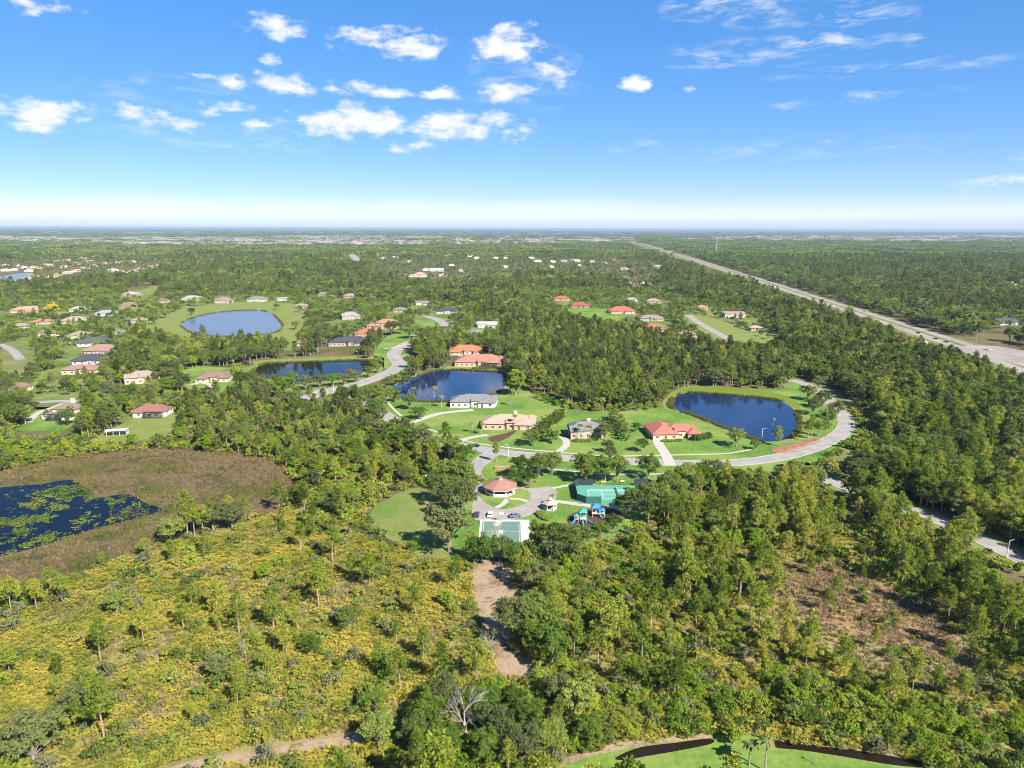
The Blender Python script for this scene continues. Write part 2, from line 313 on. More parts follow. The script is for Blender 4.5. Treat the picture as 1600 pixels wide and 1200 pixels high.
class MB:
    """collects simple solids into one mesh"""
    def __init__(s): s.v = []; s.f = []; s.m = []; s.cur = 0
    def add(s, v, f):
        b = len(s.v); s.v += [tuple(p) for p in v]; s.f += [tuple(i + b for i in q) for q in f]; s.m += [s.cur] * len(f); return s
    def box(s, x, y, z, w, d, h, rz=0):
        c, n = math.cos(rz), math.sin(rz); v = []
        for dz in (0, h):
            for (a, b) in ((-w / 2, -d / 2), (w / 2, -d / 2), (w / 2, d / 2), (-w / 2, d / 2)):
                v.append((x + a * c - b * n, y + a * n + b * c, z + dz))
        return s.add(v, [(3, 2, 1, 0), (4, 5, 6, 7), (0, 1, 5, 4), (1, 2, 6, 5), (2, 3, 7, 6), (3, 0, 4, 7)])
    def tube(s, pts, rad, n=6):
        pts = [Vector(p) for p in pts]; rings = []; b0 = len(s.v); v = []; f = []
        for i, p in enumerate(pts):
            d = (pts[min(i + 1, len(pts) - 1)] - pts[max(i - 1, 0)]).normalized()
            a = d.orthogonal().normalized(); c = d.cross(a); r = rad[i] if isinstance(rad, (list, tuple)) else rad
            for k in range(n): v.append(p + (a * math.cos(2 * math.pi * k / n) + c * math.sin(2 * math.pi * k / n)) * r)
        for i in range(len(pts) - 1):
            for k in range(n): f.append((i * n + k, i * n + (k + 1) % n, (i + 1) * n + (k + 1) % n, (i + 1) * n + k))
        f.append(tuple(range(n - 1, -1, -1))); f.append(tuple((len(pts) - 1) * n + k for k in range(n)))
        return s.add(v, f)
    def hip(s, x, y, w, d, z, pitch=.42, oh=.55, kind='hip', th=.18):
        W, D = w / 2 + oh, d / 2 + oh
        v = [(x - W, y - D, z), (x + W, y - D, z), (x + W, y + D, z), (x - W, y + D, z)]
        v += [(a, b, z + th) for (a, b, _) in v]
        run = min(W, D); rz = z + th + run * pitch
        if W >= D:
            e = (W - D) if kind == 'hip' else W
            v += [(x - e, y, rz), (x + e, y, rz)]
            f = [(4, 5, 9, 8), (6, 7, 8, 9), (7, 4, 8), (5, 6, 9)]
        else:
            e = (D - W) if kind == 'hip' else D
            v += [(x, y - e, rz), (x, y + e, rz)]
            f = [(5, 6, 9, 8), (7, 4, 8, 9), (4, 5, 8), (6, 7, 9)]
        return s.add(v, f + [(3, 2, 1, 0), (0, 1, 5, 4), (1, 2, 6, 5), (2, 3, 7, 6), (3, 0, 4, 7)])
    def prism(s, n, x, y, r0, z0, r1, z1, a0=0.0):
        v = [(x + r0 * math.cos(a0 + 2 * math.pi * k / n), y + r0 * math.sin(a0 + 2 * math.pi * k / n), z0) for k in range(n)]
        v += [(x + r1 * math.cos(a0 + 2 * math.pi * k / n), y + r1 * math.sin(a0 + 2 * math.pi * k / n), z1) for k in range(n)]
        f = [(k, (k + 1) % n, n + (k + 1) % n, n + k) for k in range(n)] + [tuple(range(n - 1, -1, -1)), tuple(range(n, 2 * n))]
        return s.add(v, f)
    def mesh(s, name, mats, smooth=False): return mesh(name, s.v, s.f, mats, s.m, smooth)
    def build(s, name, mats, parent=None, **k): return obj(name, s.mesh(name, mats), parent, **k)
def spline(pts, closed=False, n=8):
    P = [np.array(p, float) for p in pts]; out = []; k = len(P)
    for i in range(k if closed else k - 1):
        p0 = P[(i - 1) % k] if closed or i > 0 else P[i]; p1 = P[i]; p2 = P[(i + 1) % k]; p3 = P[(i + 2) % k] if closed or i + 2 < k else P[(i + 1) % k]
        for t in np.linspace(0, 1, n, endpoint=False):
            out.append(.5 * ((2 * p1) + (-p0 + p2) * t + (2 * p0 - 5 * p1 + 4 * p2 - p3) * t * t + (-p0 + 3 * p1 - 3 * p2 + p3) * t ** 3))
    if not closed: out.append(P[-1])
    return np.array(out)
def sheet(name, pts, z, mat, smooth=True, kind='structure', label=None, cat=None):
    q = spline(pts, True, 6) if smooth else np.array(pts, float)
    area = np.sum(q[:, 0] * np.roll(q[:, 1], -1) - np.roll(q[:, 0], -1) * q[:, 1])
    if area < 0: q = q[::-1]
    o = obj(name, mesh(name, [(a, b, z) for a, b in q], [tuple(range(len(q)))], mat))
    return tag(o, label, cat, kind=kind)
def offset_line(q, w):
    d = np.gradient(q, axis=0); d /= np.maximum(np.linalg.norm(d, axis=1, keepdims=True), 1e-6)
    nrm = np.stack([-d[:, 1], d[:, 0]], 1)
    return q + nrm * w
ROADS = []
def ribbon(name, pts, width, z, mat, kerb=False, keep=1.0, kind='structure', smooth=True, label=None, cat=None):
    q = spline(pts, False, 10) if smooth else np.array(pts, float)
    a, b = offset_line(q, width / 2), offset_line(q, -width / 2); n = len(q)
    v = [(x, y, z) for x, y in b] + [(x, y, z) for x, y in a]
    o = obj(name, mesh(name, v, [(i, i + 1, n + i + 1, n + i) for i in range(n - 1)], mat))
    tag(o, label, cat, kind=kind)
    ROADS.append((q, width / 2 + keep))
    if kerb:
        for s in (1, -1):
            i_, o_ = offset_line(q, s * (width / 2)), offset_line(q, s * (width / 2 + .35))
            v = []
            for p, r in zip(i_, o_): v += [(p[0], p[1], z - .06), (p[0], p[1], z + .1), (r[0], r[1], z + .1), (r[0], r[1], z - .06)]
            f = []
            for i in range(n - 1):
                for k in range(3): f.append((4 * i + k, 4 * i + k + 1, 4 * i + 5 + k, 4 * i + 4 + k))
            obj('kerb', mesh('kerb', v, f, KERB), o)
    return o
def inside(P, poly):
    poly = np.asarray(poly, float); x, y = P[:, 0], P[:, 1]; r = np.zeros(len(P), bool); j = len(poly) - 1
    bb = (x > poly[:, 0].min()) & (x < poly[:, 0].max()) & (y > poly[:, 1].min()) & (y < poly[:, 1].max())
    idx = np.nonzero(bb)[0]; xs, ys = x[idx], y[idx]; rr = np.zeros(len(idx), bool)
    for i in range(len(poly)):
        xi, yi = poly[i]; xj, yj = poly[j]
        c = ((yi > ys) != (yj > ys)) & (xs < (xj - xi) * (ys - yi) / (yj - yi + 1e-12) + xi)
        rr ^= c; j = i
    r[idx] = rr
    return r
def near_roads(P):
    r = np.zeros(len(P), bool)
    for q, w in ROADS:
        lo, hi = q.min(0) - w, q.max(0) + w
        idx = np.nonzero((P[:, 0] > lo[0]) & (P[:, 0] < hi[0]) & (P[:, 1] > lo[1]) & (P[:, 1] < hi[1]))[0]
        if not len(idx): continue
        S = P[idx]; best = np.full(len(idx), 1e9)
        for a, b in zip(q[:-1], q[1:]):
            ab = b - a; t = np.clip(((S - a) @ ab) / max(ab @ ab, 1e-9), 0, 1)
            best = np.minimum(best, np.linalg.norm(S - a - t[:, None] * ab, axis=1))
        r[idx[best < w]] = True
    return r
_lat = [np.random.default_rng(60 + k).random((128, 128)) for k in range(10)]
def _vn(P, wl, k):
    q = P / wl + 37.3 * (k + 1); i = np.floor(q).astype(int); f = q - i; f = f * f * (3 - 2 * f); i %= 128; j = (i + 1) % 128; T = _lat[k % 10]
    return (T[i[:, 0], i[:, 1]] * (1 - f[:, 0]) + T[j[:, 0], i[:, 1]] * f[:, 0]) * (1 - f[:, 1]) + (T[i[:, 0], j[:, 1]] * (1 - f[:, 0]) + T[j[:, 0], j[:, 1]] * f[:, 0]) * f[:, 1]
def field(P, wavelength, seed=0):
    """smooth value noise over the land, about 0..1"""
    c, n = math.cos(.6 + seed), math.sin(.6 + seed); Q = np.stack([P[:, 0] * c - P[:, 1] * n, P[:, 0] * n + P[:, 1] * c], 1)
    v = .5 * _vn(Q, wavelength * .5, seed) + .3 * _vn(Q, wavelength * .22, seed + 3) + .2 * _vn(Q, wavelength * .1, seed + 5)
    return .5 + (v - .5) * 1.9

# ------------------------------------------------------------------ the land
SZ = 110000
tag(obj('ground', mesh('ground', [(-SZ, -2000, 0), (SZ, -2000, 0), (SZ, SZ, 0), (-SZ, SZ, 0)], [(0, 1, 2, 3)], G_FOREST)), kind='structure')
MARSH = [(-242.2, 270), (-223.6, 294.7), (-208.2, 315.2), (-169.9, 328.3), (-127, 320.8), (-103.6, 304.4), (-88, 278.6), (-85.9, 256.4), (-98.6, 244.1), (-111.5, 230.6), (-122.4, 221.4), (-126.6, 209.2), (-133.2, 199.8), (-141.8, 195), (-153.3, 194.9), (-175, 188.7)]
MWATER = [(-231.1, 256.5), (-220.7, 268.7), (-210.4, 276), (-197.1, 279.9), (-187.1, 285.3), (-174.7, 274.9), (-165.2, 265.1), (-154.2, 269.3), (-143.3, 260.5), (-132.9, 252.9), (-140.1, 242.6), (-147.9, 235.8), (-154.9, 225.1), (-161.2, 218.2), (-166.3, 213.5), (-182.9, 198.3)]
SCRUB = [(-124.6, 105.9), (-187.7, 190.5), (-153.8, 195.7), (-133.7, 200.6), (-121.9, 220.4), (-104.3, 229.6), (-85.2, 253.9), (-67.5, 251.6), (-53.3, 230), (-33.4, 215.3), (-13.2, 210), (-9.1, 179.2), (-5, 163.7), (-3.6, 150.5), (-13.8, 136.8), (-20.1, 121.6), (-18, 106.3)]
CLEAR = [(76.7, 200), (88.6, 210.7), (101, 210.8), (114, 196.2), (117.3, 181.6), (117.5, 168.8), (105, 160.1), (95.8, 164.3), (89.3, 171.7), (78.7, 179.7)]
LAWN = [(-90.6, 406), (-82.5, 445.7), (-72.7, 493.5), (-49.7, 541.8), (-5, 537.3), (0, 477.7), (24.3, 436.6), (37.9, 407.6), (60.7, 407.9), (88.6, 414.4), (105.3, 455.7), (126.7, 473.4), (180.1, 464.3), (201.6, 497.7), (207, 457.1), (192.1, 381.1), (171.5, 344.6), (147.5, 318.7), (120.9, 296.2), (90, 286.3), (57.2, 258.9), (49.4, 243.5), (32.8, 224.5), (6.5, 215.6), (-12.3, 213.6), (-22.8, 214.5), (-34.3, 221.5), (-27.7, 264.8), (-15.8, 279.2), (-19.1, 312.4), (-36.8, 326.6), (-61.4, 365.3)]
FIELD = [(-54.2, 251.7), (-50.1, 262.6), (-42, 276), (-28.5, 273.2), (-22.8, 251.9), (-20.7, 214.5), (-34.2, 221), (-44.4, 230.1), (-51.4, 241)]
sheet('scrub_ground', SCRUB, .02, G_SCRUB)
sheet('marsh_bed', MARSH, .035, G_MARSH)
sheet('marsh_water', MWATER, .055, W_MARSH)
sheet('clearing_ground', CLEAR, .02, G_BROWN)
sheet('lawn', LAWN, .02, G_LAWN)
sheet('park_field', FIELD, .04, G_ROUGH)
sheet('lawn', [(-379.4, 713.7), (-413.3, 815.2), (-430, 934.4), (-396.6, 1000.4), (-349, 1019.5), (-284.1, 954.1), (-233.1, 791.3), (-200.5, 637.1), (-221.1, 674.6), (-296.2, 649.8), (-340.5, 680.2)], .02, G_BANK)
sheet('lawn', [(-202.3, 544.5), (-197.2, 566.6), (-117.9, 585.7), (-101.2, 551.5), (-96.2, 497.6), (-102.9, 464.2), (-131.8, 445), (-171.1, 463.2)], .02, G_BANK)
sheet('lawn', [(-113, 573.9), (-123.3, 676.6), (-115.3, 794.2), (-107.4, 846.9), (-84.5, 847.5), (-65.5, 758.6), (-70, 698.4), (-90.9, 621.7), (-75.2, 546.6), (-77.9, 497.9)], .02, G_LAWN)
sheet('lawn', [(-211, 340.5), (-212.9, 361.2), (-210.7, 397.1), (-202.4, 404.6), (-187.7, 383.3), (-178.2, 352.1), (-188.8, 340.7), (-198.8, 330)], .02, G_BANK)
sheet('lawn', [(-266.6, 365.5), (-283.4, 403.6), (-281.7, 409.7), (-259.2, 403.9), (-236, 365.8), (-248.3, 358.4)], .02, G_LAWN)
sheet('lawn', [(-235.3, 491.1), (-248.6, 530.8), (-242.2, 538.6), (-209.8, 531.4), (-199, 539.3), (-177.1, 475.1), (-187.9, 451.6), (-212, 458.8)], .02, G_LAWN)
sheet('lawn', [(-291.4, 412.7), (-286.7, 435.9), (-272.7, 436), (-259, 413.1), (-277.8, 403.6)], .02, G_VERGE)
sheet('lawn', [(68.1, 890.5), (86.6, 964.8), (126.1, 935), (140.7, 892.5), (131.4, 846.8), (97.8, 833.8)], .02, G_LAWN)
sheet('lawn', [(206.3, 830.5), (238.5, 881.6), (247.9, 831.6), (245, 750.9), (241.8, 664.3), (219.7, 617.4), (201.9, 652.2), (197.6, 726.2)], .02, G_BANK)
sheet('lawn', [(-442.2, 605.1), (-449, 639.4), (-401.2, 593), (-360.9, 516.6), (-363.7, 493.5)], .02, G_VERGE)
sheet('lawn', [(-598.3, 1109.4), (-640.2, 1252.4), (-643.9, 1294.3), (-610.9, 1226.9), (-573.8, 1110.3)], .02, G_BANK)
G_YARD = patchy('yards', [(.05, .07, .018), (.075, .10, .024), (.12, .15, .035), (.17, .165, .07)], .03, .3)
SUBL = [(-374.4, 402.4), (-1003.8, 1117.3), (-773.1, 1147.7), (-659.5, 1225.1), (-519.6, 1133.9), (-331.9, 1118.4), (-225.2, 1041.6), (-90.5, 1000.9), (-15.7, 855.5), (-0.1, 679.1), (-48.1, 658.5), (-101.6, 697.7), (-130.8, 719.1), (-197.2, 655.6), (-194.9, 609.7), (-282.2, 618.1), (-360.8, 671.7), (-323.7, 570.2), (-268.8, 473.7), (-218.8, 464.5), (-167.1, 451.9), (-195.7, 404.7), (-210.8, 376.4), (-254, 389.4), (-271.7, 362.9)]
SUBR = [(59.3, 1213.2), (224.9, 1258), (323.7, 897.4), (243.4, 628), (193, 603.8), (120.4, 661.9), (70.7, 782.4), (45.6, 925.3)]
SUBE = [(-971.2, 1176.1), (-1387, 1808.7), (-1523, 2138.9), (-1873.7, 3016.3), (-1961.7, 3816.3), (-1053.2, 2254.3), (-775, 1548.2), (-808, 1287.9)]
SUBC = [(-286.2, 1419.3), (-585.8, 3137.3), (427.8, 3232.5), (459.1, 2111.8), (241.3, 1285.9), (74, 1677.6), (-112.1, 1245.5)]
for q in (SUBL, SUBR): sheet('yards', q, .012, G_YARD)
FRONT = [(7.1, 106.4), (9.2, 122.1), (13.3, 125.3), (21.4, 127.5), (29.7, 129), (40.9, 131), (48.2, 132.6), (52.4, 131), (54.9, 128.4), (65.9, 126.2), (77.8, 123.8), (83.2, 122), (76.7, 106.6)]
sheet('front_lawn', FRONT, .02, G_LAWN)
sheet('verge', [(185.2, 472.3), (205.1, 506.7), (216.4, 468.7), (205.6, 397.9), (181.9, 344.7), (152.3, 309.5), (139.7, 300.6), (127.2, 298), (150.5, 318.8), (184.2, 368.1), (194.2, 409.6)], .016, G_VERGE)
sheet('scrub_ground', [(1.2, 207.9), (30.7, 224.5), (54.7, 235.1), (109.5, 253), (150.7, 190.7), (154.5, 167.5), (128.5, 135.4), (77.8, 123.8), (54.5, 131), (13.6, 128.9), (9.4, 150.5), (0.2, 163.7)], .012, G_SCRUB)
CANAL = [(21.3, 124.6), (26.7, 127.5), (35, 129), (41.8, 130.2), (41.9, 128.7), (34.5, 126.6), (27.6, 125), (22.9, 123.9)]
CANAL2 = [(55, 129.5), (59, 128.8), (70.2, 127), (80.7, 124.5), (87.1, 123.1), (86.1, 121.9), (77.2, 122.7), (68, 125), (59.6, 126.9), (54.9, 127.6)]
sheet('canal_water', CANAL, .04, W_CANAL); sheet('canal_water', CANAL2, .04, W_CANAL)
sheet('canal_water', [(104, 127.1), (112.2, 128.4), (111.5, 123.9), (102.4, 123.9)], .04, W_CANAL)
sheet('canal_bank', [(9.2, 121.7), (14.1, 126.7), (19.6, 128.6), (27.1, 129.4), (35.4, 130.6), (42.3, 131.2), (41.2, 130.2), (35.1, 129.4), (26.8, 127.9), (21.3, 126.4), (15.9, 124.9)], .03, G_SAND)
SANDT = [(-12.5, 210), (-6, 211.8), (0.2, 207.5), (0.6, 189.8), (0.2, 175.9), (-0.6, 165.2), (2.6, 158.2), (8.3, 153.5), (6, 150.5), (-1.3, 150.5), (-4.3, 158.2), (-5.4, 165.2), (-9.1, 179.2), (-11.6, 193.5)]
sheet('sand_track', SANDT, .05, G_SAND)
PATH = [(-69.7, 118.9), (-63.6, 122.1), (-51.9, 125), (-42.2, 127.6), (-31.8, 129.9)]
ribbon('footpath', PATH, 2.6, .05, G_SAND, keep=1.0)
sheet('bare_patch', [(-85.5, 140.7), (-87, 146.4), (-84.3, 150), (-83.3, 157.8), (-74.4, 157.3), (-78.6, 152.6), (-79.5, 145.3), (-76.3, 138.6), (-81.4, 136.9)], .03, G_BROWN)
POND_A = [(-364.4, 777.5), (-377.3, 833.9), (-372.1, 885.6), (-346.8, 914.5), (-310.9, 901.1), (-269.8, 818.7), (-245.8, 754.5), (-242.8, 712.2), (-269.9, 690), (-304.6, 697.7), (-332, 723.8)]
POND_B = [(-192.8, 519.3), (-194.9, 544.6), (-182.5, 552.9), (-153.7, 558.9), (-121.7, 565.1), (-110.8, 554.1), (-110.1, 520.6), (-116.8, 497.3), (-133.9, 484), (-156.6, 471.3), (-175.3, 475.1)]
POND_C = [(-83.1, 449.3), (-78.2, 476.5), (-69.4, 502.5), (-53.2, 526.4), (-28.9, 524.4), (-7.2, 517.4), (-4.5, 483.8), (-7.2, 457.8), (-20, 432.6), (-39.4, 425.6), (-55.2, 425.4), (-72.6, 435.3)]
POND_D = [(96.5, 420.9), (104.6, 441.1), (115, 452.1), (136.5, 446.9), (161.8, 436.7), (168.4, 421.8), (164.3, 394.5), (154.2, 367.8), (141.8, 349.8), (129.3, 344.1), (120.5, 351.9), (112.1, 374.9), (103.5, 396.6), (96.8, 408.4)]
LAKE_E = [(-1076.9, 1306.6), (-1080.4, 1437.7), (-1096.1, 1533.1), (-1128.3, 1641.1), (-1082.3, 1620.2), (-1023.3, 1516.3), (-982.7, 1389.7), (-937.2, 1214.8)]
for P_, m in ((POND_A, W_BLUE), (POND_B, W_DARK), (POND_C, W_POND), (POND_D, W_POND), (LAKE_E, W_BLUE)):
    c = np.mean(np.array(P_), 0); q = np.array(P_)
    d = q - c; d /= np.linalg.norm(d, axis=1, keepdims=True)
    sheet('pond_bank', q + d * 5.0, .04, G_BANK)
    sheet('pond', P_, .06, m)
sheet('pond', [(-1668.8, 2503.6), (-1761.8, 2736.3), (-1641.4, 2620.6), (-1541.3, 2407.8), (-1551.3, 2357.4)], .06, W_BLUE)
sheet('reed_bank', [(109.6, 455.7), (126.2, 471.4), (168.8, 456.5), (176.8, 433.5), (172, 409.3), (169.8, 415.4), (162.5, 438.4), (137, 448.7), (117.5, 454)], .05, foliage('bank_reeds', [(.14, .19, .03), (.18, .23, .035)]))

# ------------------------------------------------------------------ roads, walks, drives
HWY_L = [(351.9, 411.6), (365.2, 495.8), (388.2, 607.4), (398.2, 695.5), (420.7, 879.7), (449.2, 1112.6), (508.4, 1630.2), (594.3, 2621.7), (715.5, 3936.9), (899.3, 5676.9)]
HWY_R = [(1002.8, 5965.9), (871.4, 4451.8), (700, 2876.5), (561.1, 1751), (502.2, 1192.4), (460.1, 848.9), (440.6, 713.6), (435.4, 628.2), (424.3, 501.1)]
sheet('highway_verge', HWY_L + HWY_R, .03, G_VERGE, smooth=False)
mid = lambda t: [((1 - t) * a[0] + t * b[0], (1 - t) * a[1] + t * b[1]) for a, b in zip(
    [(354.2, 424.2), (365.2, 495.8), (389, 627.3), (416.5, 854), (468.2, 1308.7), (587.6, 2367), (785.7, 4143.3), (963, 5820)], [(427.8, 517.1), (433.2, 592.5), (446, 722.5), (474.3, 975.9), (538.6, 1509.1), (680.7, 2746.1), (871.4, 4451.8), (997.4, 5965)])]
ribbon('highway', mid(.34), 12, .06, HIGHWAY, keep=6)
ribbon('highway', mid(.72), 9, .06, HIGHWAY, keep=6)
sheet('highway', [(402.8, 631), (440.8, 649.5), (453.8, 621.7), (457.5, 596), (407.9, 528.9), (402.8, 549.2)], .07, HIGHWAY)
STREET = [(197.6, 493.3), (203.1, 476.5), (200, 438.9), (191.1, 397.7), (182.7, 374.4), (168.4, 353.6), (147.6, 333.6), (124.8, 318.5), (96.8, 309.9), (59, 311.3), (29.9, 315.7), (15.2, 319.3), (0.1, 323), (-12.3, 328.9), (-31.9, 340.2), (-48.3, 355.8), (-67.4, 384.7), (-82.3, 412.2), (-96.7, 435), (-117.2, 452.6), (-129.7, 452.4)]
ribbon('street', STREET, 8.0, .07, ROAD, kerb=True, keep=2.5)
STREET2 = [(-131.8, 431.1), (-122.5, 448.8), (-110.2, 468), (-97.7, 493.2), (-90, 520.9), (-88.2, 546.4), (-99.2, 586.1), (-101, 621.5), (-94, 665.3), (-77.8, 724.8), (-73.6, 779), (-88.7, 829.1), (-105.1, 859.6)]
ribbon('street', STREET2, 10.5, .075, ROAD, kerb=True, keep=2.5)
STREET3 = [(169.4, 200.6), (166.4, 213), (162.4, 229.5), (157.8, 244.3), (152, 255.2), (142.9, 271.9), (133.3, 292.2), (127.7, 310.2)]
ribbon('verge', STREET3, 17.0, .02, G_BANK, keep=-6.0)
ribbon('street', STREET3, 7.5, .074, ROAD, kerb=True, keep=3.0)
ribbon('street', [(-9.1, 325.9), (-14, 310.6), (-16.1, 295), (-15.4, 280.7), (-12.4, 273.4)], 8.5, .078, ROAD, keep=2)
ribbon('street', [(-292.7, 403.5), (-289.8, 419.1), (-279.3, 424.1), (-263.7, 424.3), (-252.7, 432.9)], 6.5, .075, ROAD, keep=2)
ribbon('street', [(218.5, 881.1), (213.2, 813.3), (211.3, 765), (211.2, 683.4), (217.4, 645.2)], 9, .075, ROAD, keep=6)
ribbon('street', [(-665.8, 2972.1), (-596.9, 2705.4), (-539.2, 2482.3), (-490.3, 2292.9)], 26, .075, ROAD, keep=30)
ribbon('street', [(-466.2, 639.1), (-431.3, 605.3), (-396.2, 563.2)], 7, .075, ROAD, keep=5)
# park loop: plain paved ring with the pavilion island
LOOP = [(-15.4, 280.7), (-9.2, 281.5), (0.1, 279.3), (8.1, 277.2), (17.6, 278), (16.7, 261.2), (11.4, 255.3), (6.4, 248.5), (0.2, 244.9), (-6.9, 244.8), (-13.5, 244.8), (-15.2, 258.3), (-14.7, 268.4)]
sheet('park_drive', LOOP, .082, ROAD)
ISLE = [(-12.3, 271.9), (-6.5, 276.3), (2.8, 276.4), (6.7, 273.5), (7.5, 267.2), (5.6, 261.1), (0.1, 255.9), (-5.2, 255.2), (-9.3, 259.7), (-12, 265)]
sheet('island_lawn', ISLE, .115, G_LAWN)
sheet('entry_lawn', [(-11.8, 290.9), (-13.4, 296.6), (-11, 307.9), (-2.9, 316.3), (4.6, 316.4), (8.8, 307.2), (13.9, 291.1), (16.3, 283.3), (8.2, 281.7), (0.1, 281.6), (-8, 285.4)], .10, G_LAWN)
ribbon('sidewalk', [(-6, 255.8), (-3.3, 259.7), (-1.6, 265.1)], 2.2, .14, WALK, keep=0)
ribbon('sidewalk', [(-1.6, 265.1), (2.7, 265.1), (6.2, 262.4)], 1.8, .14, WALK, keep=0)
ribbon('sidewalk', [(-4.3, 243.7), (-5, 241.3), (-5.8, 239.1)], 2.2, .10, WALK, keep=0)
ribbon('sidewalk', [(17, 277.3), (21.4, 279.5), (25.9, 281.8)], 2.0, .10, WALK, keep=1)
ribbon('sidewalk', [(16.3, 263.2), (20.2, 261.9), (27.5, 259.3), (34.7, 257.4), (40.8, 256.8), (45.3, 254.3)], 3.0, .10, WALK, keep=1)
ribbon('sidewalk', [(-48.1, 368), (-36.7, 357.1), (-27.7, 348), (-19.1, 340.4), (-3, 333.1), (15.5, 327.2), (33.5, 322.4), (48.4, 319.6), (60.6, 320.7), (79, 321.9), (100.9, 324.1), (111.4, 328.1), (116.7, 331.2)], 1.6, .09, WALK, keep=0)
ribbon('sidewalk', [(-77.5, 426.8), (-69.5, 406.3), (-63.1, 391.7)], 1.6, .09, WALK, keep=0)
ribbon('sidewalk', [(14.4, 302), (22.8, 299.5), (31.1, 297.1), (42.1, 294.7), (56.1, 294.8), (72.9, 294.9)], 1.6, .09, WALK, keep=0)
ribbon('driveway', [(-27.9, 338.1), (-24.3, 345.8), (-18, 351.5), (-12.5, 353.9)], 3.6, .085, WALK, keep=1)
ribbon('driveway', [(-56.1, 375.6), (-44.1, 394.8), (-32.9, 402.2), (-22.6, 405.3)], 4.5, .085, WALK, keep=1)
ribbon('driveway', [(22.2, 326.2), (26.6, 335.5), (27.3, 345.2), (25.2, 352)], 3.6, .085, WALK, keep=1)
ribbon('driveway', [(72.1, 306.9), (73.1, 322.8), (73.2, 338.1), (74.5, 351.4)], 5.0, .085, WALK, keep=1)
ribbon('driveway', [(-264.9, 375.7), (-273, 396.3), (-272.3, 409.8), (-272.4, 419.3)], 3.6, .085, WALK, keep=1)
ribbon('driveway', [(-217.1, 470.4), (-215.4, 478.6), (-204.2, 470.6), (-201.2, 451.4)], 4.0, .085, WALK, keep=1)
ribbon('driveway', [(-113.5, 621.2), (-101.5, 635.4), (-94, 665.3)], 3.5, .085, WALK, keep=1)
ribbon('driveway', [(-102.2, 702), (-86.8, 706.7), (-77.2, 724.8)], 3.5, .085, WALK, keep=1)
ribbon('driveway', [(-98.7, 583), (-88, 586.3)], 3.0, .085, WALK, keep=1)
ribbon('driveway', [(-28.6, 566.7), (-43, 587.1), (-52.1, 599.3)], 4.0, .085, WALK, keep=1)
tag(sheet('mulch_bed', [(125.3, 327.3), (129.3, 333.4), (140.6, 339.9), (156.5, 351.1), (156.9, 346.6), (146.4, 336.8), (130.4, 325.3)], .14, G_REDMULCH), 'red mulch flower bed along the street bend by the pond', 'flower bed', kind='structure')
sheet('mulch_bed', [(-11.4, 350.4), (-3.3, 357.5), (2.1, 363.6), (0.1, 354), (-6.3, 342.7), (-10.9, 343.7)], .09, G_MULCH)

# ------------------------------------------------------------------ plant prototypes
def leaf_quads(c, nrm, size, asp, r):
    """c (N,3) centres, nrm (N,3) normals -> diamond-shaped leaf sprays"""
    n = len(c); a = np.cross(nrm, r.normal(size=(n, 3))); a /= np.linalg.norm(a, axis=1, keepdims=True) + 1e-9
    b = np.cross(nrm, a); b /= np.linalg.norm(b, axis=1, keepdims=True) + 1e-9
    s = (size * r.uniform(.6, 1.35, n))[:, None]
    k = nrm * s * .18
    v = np.stack([c - a * s, c - b * s * asp + k, c + a * s, c + b * s * asp + k], 1).reshape(-1, 3)
    return v, np.arange(4 * n).reshape(-1, 4)
def clump_leaves(centres, radii, n, size, asp, r, up=.35, flat=.8):
    cs, ns = [], []
    for c, rad in zip(centres, radii):
        d = r.normal(size=(n, 3)); d /= np.linalg.norm(d, axis=1, keepdims=True)
        d[:, 2] = np.abs(d[:, 2]) * .75 + d[:, 2] * .25
        rr = rad * r.uniform(.35, 1, n) ** .5
        cs.append(np.array(c) + d * rr[:, None] * np.array([1, 1, flat]))
        m = d * .7 + r.normal(size=(n, 3)) * .55 + np.array([0, 0, up]); ns.append(m / np.linalg.norm(m, axis=1, keepdims=True))
    return leaf_quads(np.concatenate(cs), np.concatenate(ns), size, asp, r)
def needle_tufts(centres, radii, n, length, width, r):
    vs = []
    for c, rad in zip(centres, radii):
        d = r.normal(size=(n, 3)); d[:, 2] += .35; d /= np.linalg.norm(d, axis=1, keepdims=True)
        b = np.array(c) + d * (rad * r.uniform(.15, .75, n))[:, None] * np.array([1, 1, .7])
        s = np.cross(d, r.normal(size=(n, 3))); s /= np.linalg.norm(s, axis=1, keepdims=True)
        ln = (length * r.uniform(.7, 1.3, n))[:, None]
        vs.append(np.stack([b - s * width, b + d * ln * .55 - s * width * 1.5, b + d * ln, b + d * ln * .5 + s * width * 1.5], 1).reshape(-1, 3))
    v = np.concatenate(vs); return v, np.arange(len(v)).reshape(-1, 4)
